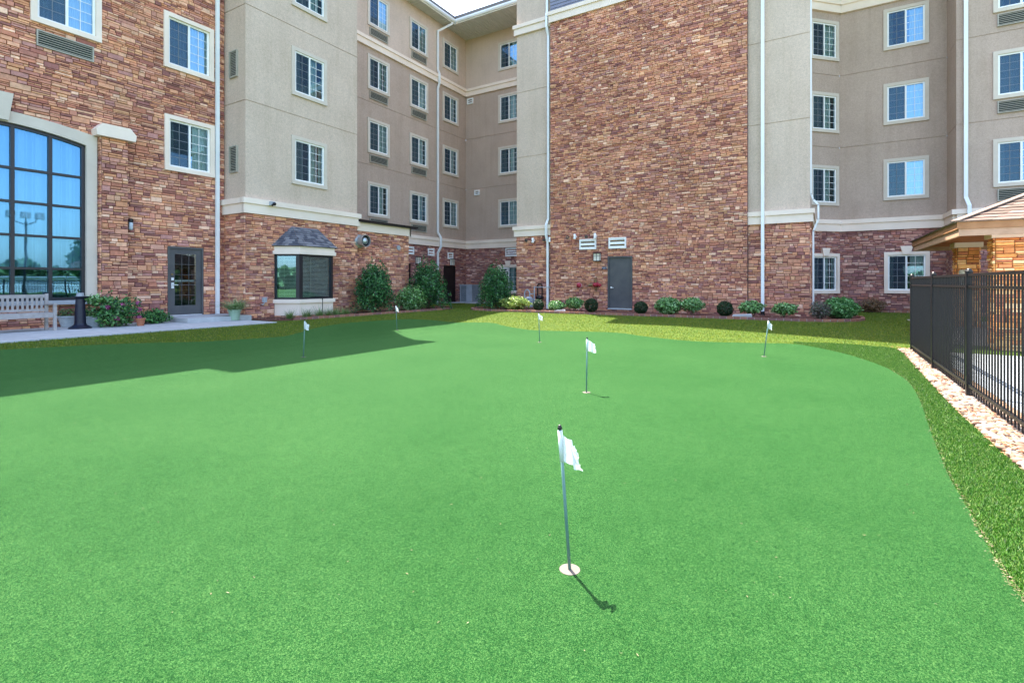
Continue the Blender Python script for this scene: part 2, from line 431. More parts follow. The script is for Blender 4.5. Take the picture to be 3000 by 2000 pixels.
# walkway with its step
mb = MB(); w0 = W(0, 0, 0, 1)
zz = .38
for a, b in ((-4, 0.5), (.512, 3.1), (3.112, 5.8), (5.812, 9.02)):
    mb.box(W(-16.5, 0, 0, 1), a, b, .1, zz, -.1, 3.2)
struct(mb.build('walkway', CONC), 'pale concrete walkway along the left facade')
mb = MB(); mb.box(W(-16.5, 0, 0, 1), 7.45, 9.3, .2, .51, 0, 1.52)
struct(mb.build('door_step', CONC), 'concrete step under the glazed door')

# grass blades (lawn and fringe)
rng = np.random.default_rng(3)
def blades(name, P, hmin, hmax, wid, cols, lean=.5, parent=None, label=None, mat=BLADE):
    n = len(P); a = rng.uniform(0, 2 * np.pi, n); h = rng.uniform(hmin, hmax, n); la = rng.uniform(0, 2 * np.pi, n); ln = rng.uniform(0, lean, n) * h
    dx, dy = np.cos(a) * wid / 2, np.sin(a) * wid / 2
    V = np.zeros((n, 3, 3)); V[:, 0] = P; V[:, 1] = P; V[:, 2] = P
    V[:, 0, 0] -= dx; V[:, 0, 1] -= dy; V[:, 1, 0] += dx; V[:, 1, 1] += dy
    V[:, 2, 0] += np.cos(la) * ln; V[:, 2, 1] += np.sin(la) * ln; V[:, 2, 2] += h
    ci = rng.integers(0, len(cols), n); C = np.array(cols)[ci] * rng.uniform(.75, 1.25, (n, 1))
    o = fastmesh(name, V.reshape(-1, 3), np.arange(3 * n).reshape(-1, 3), C, mat, parent)
    o['kind'] = 'stuff'
    if label: o['label'] = label
    return o
def scatter(poly, n, off=0, hf=H, excl=()):
    xs_ = [p[0] for p in poly]; ys_ = [p[1] for p in poly]; out = []
    while len(out) < n:
        k = n
        X = rng.uniform(min(xs_), max(xs_), k); Y = rng.uniform(min(ys_), max(ys_), k)
        ok = vin(X, Y, poly)
        for e in excl: ok &= ~vin(X, Y, e)
        out += list(zip(X[ok], Y[ok]))
    out = out[:n]
    return np.array([(x, y, hf(x, y) + off) for x, y in out])
def vin(X, Y, poly):
    r = np.zeros(len(X), bool); j = len(poly) - 1
    for i in range(len(poly)):
        xi, yi = poly[i]; xj, yj = poly[j]
        if abs(yj - yi) > 1e-9:
            r ^= ((yi > Y) != (yj > Y)) & (X < (xj - xi) * (Y - yi) / (yj - yi) + xi)
        j = i
    return r
BEDL = [(-15.45, 9.38), (-14.1, 9.3), (-13.72, 10.3), (-13.68, 12), (-13.66, 14), (-13.62, 16), (-13.7, 17.3), (-14.1, 18.1), (-14.7, 18.5), (-15.4, 18.4), (-15.45, 17)]
BEDR = [(-13.0, 18.9), (-13.05, 18.3), (-12.75, 17.85), (-12, 17.7), (-9, 17.72), (-6, 17.8), (-3, 17.85), (-.9, 17.85), (.1, 18.0), (.75, 18.45), (1.08, 19.2), (1.05, 20.4), (.6, 21.3), (-.2, 21.7), (-.4, 20.4), (-12.1, 20.4)]
lawnpoly = [(-13.35, -1), (-13.35, 9.1), (-13.7, 10), (-13.7, 18), (-15, 19), (-17.5, 20), (-17.5, 24), (-12.4, 24), (-12.4, 20), (-12, 18), (-.6, 18), (.2, 25), (8, 25), (8, 20), (2.4, 19), (2.4, 13.7), (.6, 13.7), (-4, 9), (-13, 1)]
bl = [(.09, .18, .006), (.14, .225, .008), (.05, .13, .007), (.22, .25, .010), (.30, .30, .06)]
P = scatter(lawnpoly, 150000, 0, excl=(GREEN, FRINGE, BEDL, BEDR, [(-17, 22.6), (-11.5, 22.6), (-11.5, 26), (-17, 26)]))
blades('lawn_grass', P, .015, .035, .011, bl, .8, label='short grass of the lawn')
fc = [(.022, .10, .006), (.04, .14, .007), (.065, .19, .011), (.016, .07, .005), (.22, .32, .08)]
P = scatter(FRINGE, 170000, .006)
blades('fringe_turf_pile', P, .012, .026, .006, fc, 1.0, label='long pile of the rough turf border')

# river stones
def pebbles(poly, n, rmin, rmax, name, pal, flat=.55, off=0, hf=H, label=None):
    bmv = np.array([(x, y, z) for x in (-1, 0, 1) for y in (-1, 0, 1) for z in (-1, 0, 1) if (x, y, z) != (0, 0, 0)], float)
    import bmesh
    bm = bmesh.new(); bmesh.ops.create_icosphere(bm, subdivisions=2 if n < 9000 else 1, radius=1); bmesh.ops.triangulate(bm, faces=bm.faces)
    bv = np.array([v.co[:] for v in bm.verts]); bf = np.array([[v.index for v in f.verts] for f in bm.faces]); bm.free()
    P = scatter(poly, n, 0, hf); k = len(bv)
    V = np.zeros((n, k, 3)); C = np.zeros((n, len(bf), 3))
    for i in range(n):
        r = rng.uniform(rmin, rmax); s = np.array([r * rng.uniform(.8, 1.5), r * rng.uniform(.6, 1), r * flat * rng.uniform(.7, 1.2)])
        v = bv * s * (1 + .12 * np.sin(bv[:, [1, 2, 0]] * rng.uniform(2, 4, 3) + rng.uniform(0, 6, 3)))
        a = rng.uniform(0, 6.28); t = rng.uniform(-.35, .35); ca, sa = math.cos(a), math.sin(a)
        x = v[:, 0] * ca - v[:, 1] * sa; y = v[:, 0] * sa + v[:, 1] * ca; z = v[:, 2] + x * t * .5
        V[i] = np.stack([x + P[i, 0], y + P[i, 1], z + P[i, 2] + off + s[2] * .5 + rng.uniform(0, .02)], 1)
        C[i] = np.array(pal[rng.integers(len(pal))]) * rng.uniform(.85, 1.1)
    F = (np.arange(n)[:, None, None] * k + bf[None]).reshape(-1, 3)
    o = fastmesh(name, V.reshape(-1, 3), F, C.reshape(-1, 3), PEBBLE, None, True); o['kind'] = 'stuff'
    if label: o['label'] = label
    return o
gp = [(.25, .175, .125), (.30, .225, .17), (.21, .125, .08), (.36, .30, .25), (.14, .075, .05), (.27, .19, .135)]
GV2 = [p for p in GRAVEL if p[1] > 1.5] + [(1.8, 1.5)]
GV2 = [p for p in GRAVEL if 2 < p[1] < 13.7]; GV2 = GV2[:-0] if False else GV2
GSTR = [(p[0] + .03, p[1]) for p in GRV if p[1] > 2] [::1] + [(1.82, 2), (1.82, 13.7), (1.4, 13.7)]
pebbles(GSTR, 6800, .018, .046, 'river_stones', gp, label='cream river stones along the black fence')
# dry leaves on the stones
def litter(name, P, smin, smax, cols, label, asp=.5, up=.3):
    n = len(P); V = np.zeros((n, 4, 3)); a = rng.uniform(0, 6.28, n); s = rng.uniform(smin, smax, n)
    for k, (u, v) in enumerate(((-1, 0), (0, -asp), (1, 0), (0, asp))):
        V[:, k, 0] = P[:, 0] + s * (u * np.cos(a) - v * np.sin(a)); V[:, k, 1] = P[:, 1] + s * (u * np.sin(a) + v * np.cos(a)); V[:, k, 2] = P[:, 2] + rng.uniform(0, up, n) * s
    C = np.array(cols)[rng.integers(0, len(cols), n)]
    o = fastmesh(name, V.reshape(-1, 3), np.arange(4 * n).reshape(-1, 4), C, LEAF, None); o['kind'] = 'stuff'; o['label'] = label
    return o
lv = []
for c in range(46):
    q = scatter(GSTR, 1)[0]; m_ = rng.integers(6, 26)
    for i in range(m_): lv.append((q[0] + rng.normal(0, .05), q[1] + rng.normal(0, .12), q[2] + .045 + rng.uniform(0, .02)))
litter('dry_leaves', np.array(lv), .012, .03, [(.30, .10, .04), (.42, .18, .08), (.22, .07, .03), (.5, .28, .14)], 'dry brown leaves lying among the river stones')
db = []
for i in range(110):
    q = hg(rng.uniform(0, 2900), 1990 - 900 * rng.uniform(0, 1) ** .8)
    if inside((q.x, q.y), GREEN): db.append((q.x, q.y, H(q.x, q.y) + .019))
rm = rim[3:]
for i in range(900):
    q = rm[rng.integers(0, len(rm))]; e = abs(rng.normal(0, .022))
    db.append((q[0] - e + .02 , q[1] + rng.normal(0, .12), H(q[0], q[1]) + .02))
litter('turf_debris', np.array(db), .003, .011, [(.26, .20, .10), (.30, .26, .16), (.16, .11, .06), (.34, .22, .14)], 'dry straw bits scattered on the green', .16, .2)

# ---------------------------------------------------------------- stone veneer
PAL1 = [(.44, .235, .155), (.46, .26, .18), (.40, .20, .145), (.50, .30, .20), (.42, .25, .19), (.42, .215, .135), (.48, .27, .17), (.36, .165, .11), (.52, .34, .23), (.24, .105, .085), (.30, .145, .115), (.60, .44, .33), (.38, .21, .165), (.20, .095, .09), (.45, .24, .135), (.33, .185, .17), (.50, .31, .18)]
PAL2 = [(.26, .125, .11), (.20, .10, .10), (.31, .165, .145), (.36, .22, .18), (.17, .085, .09), (.40, .26, .22), (.24, .145, .15), (.30, .14, .10), (.44, .33, .29), (.22, .12, .12)]
PAL3 = [(.60, .29, .09), (.66, .38, .14), (.48, .20, .08), (.70, .46, .20), (.54, .26, .10), (.40, .17, .09), (.74, .55, .30)]
def subtract(r, h):
    a0, a1, b0, b1 = r; c0, c1, d0, d1 = h
    if c1 <= a0 or c0 >= a1 or d1 <= b0 or d0 >= b1: return [r]
    out = []
    if c0 > a0: out.append((a0, c0, b0, b1))
    if c1 < a1: out.append((c1, a1, b0, b1))
    m0, m1 = max(a0, c0), min(a1, c1)
    if d0 > b0: out.append((m0, m1, b0, d0))
    if d1 < b1: out.append((m0, m1, d1, b1))
    return out
def stones(mb, w, s0, s1, z0, z1, holes=(), pal=PAL1, scale=.9, seed=0, prof=.045):
    mb.start((w.o, w.a, round(s0, 1), round(z0)))
    rg = random.Random(seed); z = z0
    ph = [rg.uniform(0, 6) for i in range(6)]
    while z < z1 - .01:
        hh = rg.choice([.095, .12, .14, .165]) * scale
        if z + hh > z1 - .05: hh = z1 - z
        s = s0 - rg.uniform(0, .4)
        while s < s1:
            L = rg.uniform(.16, .48) * scale
            e = min(s + L, s1); s_ = max(s, s0)
            if e > s_ + .01:
                k = rg.choice([1, 2, 2, 2, 2, 3]) if hh > .13 * scale else rg.choice([1, 1, 2])
                cuts = [z] + sorted(z + hh * ((i + 1) / k + rg.uniform(-.1, .1)) for i in range(k - 1)) + [z + hh]
                for i in range(k):
                    segs = [(s_, e)]
                    if rg.random() < .4 and e - s_ > .26 * scale:
                        m_ = s_ + (e - s_) * rg.uniform(.35, .65); segs = [(s_, m_), (m_, e)]
                    for a, b in segs:
                        rects = [(a, b, cuts[i], cuts[i + 1])]
                        for h in holes:
                            rects = [q for r in rects for q in subtract(r, h)]
                        c = pal[rg.randrange(len(pal))]
                        f = 1 + .07 * math.sin(a * .9 + ph[0]) * math.sin(z * .8 + ph[1]) + .06 * math.sin(a * 2.3 + ph[2] + z * 1.7) + rg.uniform(-.14, .14)
                        c = tuple((v * .95 + m0 * .05) * f for v, m0 in zip(c, (.44, .27, .22))); c = (c[0] * 1.58, c[1] * 1.34, c[2] * 1.24)
                        d = rg.uniform(.4, 1) * prof
                        for r in rects:
                            if r[1] - r[0] > .02 and r[3] - r[2] > .015:
                                g = .0032
                                mb.box(w, r[0] + g, r[1] - g, r[2] + g, r[3] - g, 0, d, 0, c, min(.007, (r[3] - r[2]) * .2))
            s += L
        z += hh
def panel(mb, w, s0, s1, z0, z1, holes=(), mi=0, d=0, joints=()):
    mb.start((w.o, w.a, round(s0, 1), round(z0)))
    H_ = list(holes) + [(s0 - 1, s1 + 1, j - .011, j + .011) for j in joints]
    us = sorted({s0, s1, *[v for h in H_ for v in h[:2] if s0 < v < s1]}); zs = sorted({z0, z1, *[v for h in H_ for v in h[2:] if z0 < v < z1]})
    for i in range(len(us) - 1):
        run = None
        for j in range(len(zs) - 1):
            u = (us[i] + us[i + 1]) / 2; z = (zs[j] + zs[j + 1]) / 2
            if any(h[0] < u < h[1] and h[2] < z < h[3] for h in H_): continue
            mb.face([w.pt(us[i], zs[j], d), w.pt(us[i + 1], zs[j], d), w.pt(us[i + 1], zs[j + 1], d), w.pt(us[i], zs[j + 1], d)], mi)
    for j in joints:
        mb.face([w.pt(s0, j - .03, d - .022), w.pt(s1, j - .03, d - .022), w.pt(s1, j + .03, d - .022), w.pt(s0, j + .03, d - .022)], mi)
        for e, q in ((-.011, 1), (.011, -1)):
            mb.face([w.pt(s0, j + e, d), w.pt(s1, j + e, d), w.pt(s1, j + e, d - .022), w.pt(s0, j + e, d - .022)][::q], mi)

# ---------------------------------------------------------------- the hotel
hotel = thing('hotel_building', 'L shaped five storey hotel with ledge stone and tan stucco walls', 'building')
AX, CX, BX = -16.58, -18.4, -15.41
EY, FY, DY, IY, JY = 20.26, 20.46, 25.0, 25.4, 23.8
WA = W(AX, 0, 0, 1); WB = W(BX, 0, 0, 1); WC = W(CX, 0, 0, 1); WR = W(0, 9.37, 1, 0)
WE = W(0, EY, 1, 0); WF = W(0, FY, 1, 0); WD = W(0, DY, 1, 0); WI = W(0, IY, 1, 0); WJ = W(0, JY, 1, 0)
WRJ = W(4.09, 0, 0, -1)
q = math.sqrt(.5); WH = W(.63, 25.4, q, q)
WK = W(-15.5, 0, 0, 1)
TOP = 16.1

# ---- window prototypes
def curtain(mb, x0, x1, z0, z1, y, amp=.02, wl=.09, ph=0, mi=0):
    n = max(4, int((x1 - x0) / .018)); k = len(mb.v)
    for i in range(n + 1):
        x = x0 + (x1 - x0) * i / n; yy = y + amp * math.sin(x / wl * 6.28 + ph) + amp * .4 * math.sin(x / wl * 2.9 + ph)
        mb.v += [(x, yy, z0), (x, yy, z1)]
    for i in range(n):
        mb.f.append((k + 2 * i, k + 2 * i + 2, k + 2 * i + 3, k + 2 * i + 1)); mb.m.append(mi); mb.c.append(None)
WW, WHH = 1.19, 1.40
PROTO = {}
def window_proto(kind, cv):
    """local: frame x -w/2..w/2, z 0..h, outward -y"""
    root = MB(); w, h = WW, WHH; t = .125; d0, d1 = (0, .05) if kind == 'stucco' else (0, .085)
    hw = w / 2
    root.box(LOC, -hw - t, hw + t, h, h + t, d0, d1); root.box(LOC, -hw - t, hw + t, -t, 0, d0, d1 + .012)
    root.box(LOC, -hw - t, -hw, 0, h, d0, d1); root.box(LOC, hw, hw + t, 0, h, d0, d1)
    if kind == 'key':
        k0 = len(root.v); z0, z1 = h + .02, h + t + .22
        P = [(-.12, z0), (.12, z0), (.2, z1), (-.2, z1)]
        root.v += [LOC.pt(u, z, .02) for u, z in P] + [LOC.pt(u, z, .13) for u, z in P]
        for f in ((4, 5, 6, 7), (0, 1, 5, 4), (1, 2, 6, 5), (2, 3, 7, 6), (3, 0, 4, 7)):
            root.f.append(tuple(k0 + i for i in f)); root.m.append(0); root.c.append(None)
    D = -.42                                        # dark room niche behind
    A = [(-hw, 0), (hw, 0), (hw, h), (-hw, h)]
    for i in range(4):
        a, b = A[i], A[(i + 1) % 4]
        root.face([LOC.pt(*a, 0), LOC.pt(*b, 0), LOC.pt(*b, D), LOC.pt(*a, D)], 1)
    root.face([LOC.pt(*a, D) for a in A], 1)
    o = root.build('window', [TRIM if kind == 'stucco' else CREAM, DARK])
    fb = MB(); f = .055
    fb.box(LOC, -hw, hw, 0, f, -.05, .015); fb.box(LOC, -hw, hw, h - f, h, -.05, .015)
    fb.box(LOC, -hw, -hw + f, f, h - f, -.05, .015); fb.box(LOC, hw - f, hw, f, h - f, -.05, .015)
    fb.box(LOC, -.03, .03, f, h - f, -.05, .02)
    for sgn in (-1, 1):
        a, b = (-hw + f, -.03) if sgn < 0 else (.03, hw - f)
        c = (a + b) / 2
        fb.box(LOC, c - .007, c + .007, f, h - f, -.017, -.009)
        for i in range(1, 5):
            z = f + (h - 2 * f) * i / 5
            fb.box(LOC, a, c - .007, z - .007, z + .007, -.017, -.009); fb.box(LOC, c + .007, b, z - .007, z + .007, -.017, -.009)
    fb.build('frame', WHITE, o)
    g = MB()
    for a, b in ((-hw + f, -.03), (.03, hw - f)):
        g.face([LOC.pt(a, f, -.018), LOC.pt(b, f, -.018), LOC.pt(b, h - f, -.018), LOC.pt(a, h - f, -.018)])
    g.build('pane', GLASS, o)
    s = MB(); s.face([LOC.pt(-hw + f, f, -.004), LOC.pt(-.03, f, -.004), LOC.pt(-.03, h - f, -.004), LOC.pt(-hw + f, h - f, -.004)])
    s.build('insect_screen', SCREEN, o)
    cb = MB()
    for x0, x1, sh in cv: curtain(cb, x0, x1, 0 + .02, h - .03, .105, .022, .085, x0 * 9, 0)
    cb.build('curtain', CURT, o)
    return o
CV = {'a': [(-.58, -.30, 0), (.02, .38, 0)], 'b': [(-.58, .0, 0), (.01, .58, 0)], 'c': [(-.58, -.4, 0), (.12, .58, 0)], 'd': [(-.58, -.2, 0), (.03, .30, 0), (.44, .58, 0)], 'e': [(-.58, -.05, 0), (.0, .45, 0)]}
def put_window(w, s, z, kind, cv):
    key = (kind, cv)
    if key not in PROTO: PROTO[key] = o = window_proto(kind, CV[cv])
    else: o = clone(PROTO[key])
    o.parent = hotel; o.location = w.pt(s, z, 0); o.rotation_euler = (0, 0, w.rot)
    return (s - WW / 2, s + WW / 2, z, z + WHH)
def grille_proto(wd_, h, mat=GRILLE):
    mb = MB(); hw = wd_ / 2; f = .03
    mb.box(LOC, -hw, hw, 0, f, 0, .065); mb.box(LOC, -hw, hw, h - f, h, 0, .065)
    mb.box(LOC, -hw, -hw + f, f, h - f, 0, .065); mb.box(LOC, hw - f, hw, f, h - f, 0, .065)
    n = int((h - 2 * f) / .052)
    for i in range(n):
        z = f + (h - 2 * f) * (i + .35) / n
        mb.box(LOC, -hw + f, hw - f, z, z + .016, .03, .05)
    mb.face([LOC.pt(-hw + f, f, .006), LOC.pt(hw - f, f, .006), LOC.pt(hw - f, h - f, .006), LOC.pt(-hw + f, h - f, .006)], 1)
    return mb.build('air_grille', [mat, DARK])
GP = {}
def put_grille(w, s, z, wd_, h):
    k = (wd_, h)
    if k not in GP: GP[k] = o = grille_proto(wd_, h)
    else: o = clone(GP[k])
    o.parent = hotel; o.location = w.pt(s, z, 0); o.rotation_euler = (0, 0, w.rot)
LP = {}
def put_louvre(w, s, z, wd_, h, d=0, nsl=2):
    k = (wd_, h)
    if k not in LP:
        mb = MB(); hw = wd_ / 2; f = .055
        mb.box(LOC, -hw, hw, 0, f, 0, .07); mb.box(LOC, -hw, hw, h - f, h, 0, .07)
        mb.box(LOC, -hw, -hw + f, f, h - f, 0, .07); mb.box(LOC, hw - f, hw, f, h - f, 0, .07)
        ih = h - 2 * f; n = nsl
        for i in range(n + 1):
            z0 = f + ih * (i - .28) / n; z0 = max(z0, f)
            z1 = min(f + ih * (i + .30) / n, h - f)
            mb.face([LOC.pt(-hw + f, z0, .062), LOC.pt(hw - f, z0, .062), LOC.pt(hw - f, z1, .028), LOC.pt(-hw + f, z1, .028)])
        mb.face([LOC.pt(-hw + f, f, .012), LOC.pt(hw - f, f, .012), LOC.pt(hw - f, h - f, .012), LOC.pt(-hw + f, h - f, .012)], 1)
        LP[k] = o = mb.build('louvre_vent', [WHITE, BRASS])
    else: o = clone(LP[k])
    o.parent = hotel; o.location = w.pt(s, z, d); o.rotation_euler = (0, 0, w.rot)

# ---- facade A (left, ledge stone) ------------------------------------------------
hA = []
def arch(s): return 5.31 - .07 * (s - 3.94) ** 2
S0, S1 = 2.18, 5.70
for px, zb, cv in ((((110 + 281) / 2), 8.03, 'b'),):
    hA.append(put_window(WA, hx(px, 100, AX).y, zb, 'stone', cv))
sA = hx(553, 150, AX).y
hA.append(put_window(WA, sA, 7.98, 'stone', 'b')); hA.append(put_window(WA, sA + .02, 4.95, 'stone', 'c'))
put_window(WA, 5.33, 11.0, 'stone', 'a'); put_window(WA, sA, 11.0, 'stone', 'a')
hA += [(5.33 - WW / 2, 5.33 + WW / 2, 11.0, 12.4), (sA - WW / 2, sA + WW / 2, 11.0, 12.4)]
n = 14
for i in range(n):
    a = S0 + (S1 - S0) * i / n; b = S0 + (S1 - S0) * (i + 1) / n
    hA.append((a, b, 1.05, arch((a + b) / 2) + .10))
DA0, DA1, DAZ0, DAZ1 = 7.68, 8.70, .51, 2.58
hA.append((DA0, DA1, DAZ0, DAZ1))
mb = MB(); panel(mb, WA, -6, 9.4, 0, 12.95, hA); wall_core = mb
sg_ = hx(192, 110, AX).y; hA_ = [(sg_ - .58, sg_ + .58, 7.34, 7.74)]
mb2 = MB(); stones(mb2, WA, 1.0, 9.36, .30, 12.95, hA + hA_ + [(5.95, 6.60, .3, 5.5)], seed=1)
# pilaster between arched window and door
pz = 5.38
for w_, a, b in ((W(AX + .22, 0, 0, 1), 5.98, 6.58), (W(0, 5.98, 1, 0), AX, AX + .22)):
    stones(mb2, w_, a, b, .3, pz, (), seed=3)
mb2.start('pil'); mb2.box(WA, 5.985, 6.575, .3, pz, 0, .215, 0, (.1, .07, .05))
mb3 = MB()
P = [(5.83, pz + .10), (6.05, pz + .0), (6.50, pz), (6.74, pz + .10), (6.74, pz + .18), (6.52, pz + .36), (6.05, pz + .36), (5.83, pz + .26)]
P = [(5.84, pz), (6.72, pz), (6.74, pz + .16), (6.60, pz + .33), (5.96, pz + .33), (5.82, pz + .16)]
mb3.face([WA.pt(u, z, .36) for u, z in P]); mb3.face([WA.pt(u, z, 0) for u, z in P][::-1])
for i in range(len(P)):
    a, b = P[i], P[(i + 1) % len(P)]
    mb3.face([WA.pt(*a, 0), WA.pt(*b, 0), WA.pt(*b, .36), WA.pt(*a, .36)])
mb3.build('pilaster_cap', CREAM, hotel)
put_grille(WA, hx(192, 110, AX).y, 7.34, 1.16, .40)
# arched window
mb = MB(); n = 24
def ring(f0, f1, d0, d1, mb, mi=0):
    pa = [(S0 - f0, 1.05)] + [(S0 - f0 + (S1 - S0 + 2 * f0) * i / n, arch(S0 - 0 + (S1 - S0) * i / n) + f0 * 1.15) for i in range(n + 1)] + [(S1 + f0, 1.05)]
    pb = [(S0 - f1, 1.05)] + [(S0 - f1 + (S1 - S0 + 2 * f1) * i / n, arch(S0 + (S1 - S0) * i / n) + f1 * 1.15) for i in range(n + 1)] + [(S1 + f1, 1.05)]
    for i in range(len(pa) - 1):
        A_, B_, C_, D_ = pa[i], pa[i + 1], pb[i + 1], pb[i]
        mb.face([WA.pt(*A_, d1), WA.pt(*B_, d1), WA.pt(*C_, d1), WA.pt(*D_, d1)][::-1], mi)
        mb.face([WA.pt(*A_, d0), WA.pt(*B_, d0), WA.pt(*B_, d1), WA.pt(*A_, d1)], mi)
        mb.face([WA.pt(*D_, d1), WA.pt(*C_, d1), WA.pt(*C_, d0), WA.pt(*D_, d0)], mi)
ring(0, .235, -.12, .09, mb)
k0 = [(3.70, 5.33), (4.18, 5.33), (4.27, 5.98), (3.61, 5.98)]
mb.face([WA.pt(*p, .17) for p in k0])
for i in range(4): mb.face([WA.pt(*k0[i], .02), WA.pt(*k0[(i + 1) % 4], .02), WA.pt(*k0[(i + 1) % 4], .17), WA.pt(*k0[i], .17)])
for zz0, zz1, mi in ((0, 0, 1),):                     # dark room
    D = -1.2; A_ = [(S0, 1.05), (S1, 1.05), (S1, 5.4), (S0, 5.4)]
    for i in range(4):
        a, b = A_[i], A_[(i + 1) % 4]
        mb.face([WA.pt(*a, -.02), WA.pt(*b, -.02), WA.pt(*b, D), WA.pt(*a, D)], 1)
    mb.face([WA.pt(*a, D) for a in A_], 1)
aw = mb.build('arched_window', [TRIM, DARK], hotel)
mb = MB(); fw_ = .075
mb.box(WA, S0, S1, 1.05, 1.05 + fw_, -.10, 0)
for i in range(6):
    s = S0 + (S1 - S0) * i / 5; a = max(S0, s - fw_ / 2) if i else S0; a, b = (S0, S0 + fw_) if i == 0 else (S1 - fw_, S1) if i == 5 else (s - fw_ / 2, s + fw_ / 2)
    mb.box(WA, a, b, 1.05 + fw_, min(arch(a), arch(b)) - .005, -.102, .002)
for k in range(1, 5):
    z = 1.05 + .80 * k
    for i in range(5):
        a = S0 + (S1 - S0) * i / 5; b = a + (S1 - S0) / 5
        mb.box(WA, a + fw_ * (.5 if i else 1), b - fw_ * (.5 if i < 4 else 1), z - .03, z + .03, -.10, 0)
for i in range(n):
    a = S0 + (S1 - S0) * i / n; b = S0 + (S1 - S0) * (i + 1) / n
    za, zb = arch(a), arch(b)
    mb.face([WA.pt(a, za - .075, .004), WA.pt(b, zb - .075, .004), WA.pt(b, zb, .004), WA.pt(a, za, .004)])
    mb.face([WA.pt(a, za - .075, .004), WA.pt(a, za - .075, -.1), WA.pt(b, zb - .075, -.1), WA.pt(b, zb - .075, .004)])
mb.build('frame', DARKM, aw)
mb = MB()
for i in range(n):
    a = S0 + (S1 - S0) * i / n; b = S0 + (S1 - S0) * (i + 1) / n
    mb.face([WA.pt(a, 1.05, -.05), WA.pt(b, 1.05, -.05), WA.pt(b, arch(b), -.05), WA.pt(a, arch(a), -.05)])
mb.build('pane', GLASSB, aw)
mb = MB(); m_ = 240; k = len(mb.v)
for i in range(m_ + 1):
    s = S0 + (S1 - S0) * i / m_; d = -.20 + .045 * math.sin(s * 27) + .03 * math.sin(s * 47 + 1)
    mb.v += [WA.pt(s, 1.85, d), WA.pt(s, 5.35, d)]
for i in range(m_): mb.f.append((2 * i, 2 * i + 2, 2 * i + 3, 2 * i + 1)); mb.m.append(0); mb.c.append(None)
mb.build('curtain', CURTS, aw)
mb = MB(); mb.box(WA, 1.9, 6.12, .95, 1.05, 0, .16); mb.build('window_sill', CONC, hotel)
# glazed door in A
mb = MB()
f = .055
mb.box(WA, DA0, DA0 + f, DAZ0, DAZ1, -.1, .03); mb.box(WA, DA1 - f, DA1, DAZ0, DAZ1, -.1, .03); mb.box(WA, DA0 + f, DA1 - f, DAZ1 - f, DAZ1, -.1, .03)
mb.box(WA, DA0 + f, DA1 - f, DAZ0, DAZ0 + .02, -.1, .06, 1)
dr = mb.build('door_frame', [GREYD, STEEL], hotel)
def leafdoor(w, a, b, z0, z1, d, mat, glass=True):
    mb = MB(); 
    if glass:
        st, tr, br = .15, .16, .28
        mb.box(w, a, a + st, z0, z1, d - .045, d); mb.box(w, b - st, b, z0, z1, d - .045, d)
        mb.box(w, a + st, b - st, z0, z0 + br, d - .045, d); mb.box(w, a + st, b - st, z1 - tr, z1, d - .045, d)
    else: mb.box(w, a, b, z0, z1, d - .045, d)
    o = mb.build('door', mat, hotel)
    if glass:
        g = MB(); a1, b1, c0, c1 = a + st, b - st, z0 + br, z1 - tr
        g.face([w.pt(a1, c0, d - .02), w.pt(b1, c0, d - .02), w.pt(b1, c1, d - .02), w.pt(a1, c1, d - .02)])
        g.build('pane', GLASSD, o)
        g = MB()
        for i in (1, 2): u = a1 + (b1 - a1) * i / 3; g.box(w, u - .007, u + .007, c0, c1, d - .016, d - .006)
        for i in range(1, 5): z = c0 + (c1 - c0) * i / 5; g.box(w, a1, b1, z - .007, z + .007, d - .016, d - .0075)
        g.build('muntin', GREYD, o)
        g = MB(); g.box(w, a + .1, b - .1, z0 + 1.0, z0 + 1.05, d - .13, d - .08); g.build('push_bar', STEEL, o)
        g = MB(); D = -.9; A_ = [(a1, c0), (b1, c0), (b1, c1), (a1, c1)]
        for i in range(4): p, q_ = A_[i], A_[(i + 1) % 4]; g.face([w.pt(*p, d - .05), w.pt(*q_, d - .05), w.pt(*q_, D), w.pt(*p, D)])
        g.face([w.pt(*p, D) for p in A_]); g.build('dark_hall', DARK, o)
    return o
do = leafdoor(WA, DA0 + f + .003, DA1 - f - .003, DAZ0 + .022, DAZ1 - f - .003, -.01, GREYD)
mb = MB(); s = DA0 + f + .085
mb.box(WA, s - .035, s + .035, 1.33, 1.50, -.01, .015); mb.bar(WA.pt(s, 1.44, .05), WA.pt(s + .13, 1.43, .05), .02, .02); mb.bar(WA.pt(s, 1.44, .01), WA.pt(s, 1.44, .06), .02, .02)
mb.build('handle', STEEL, do); mb = MB(); mb.box(WA, s - .035, s + .035, 1.57, 1.65, -.01, .01); mb.build('card_reader', STEEL, do); mb = MB(); mb.lathe(WA.pt(s - .01, 1.75, -.01), (1, 0, 0), [(.03, 0), (.03, .02)], 14)
mb.build('deadbolt', BRASS, do)

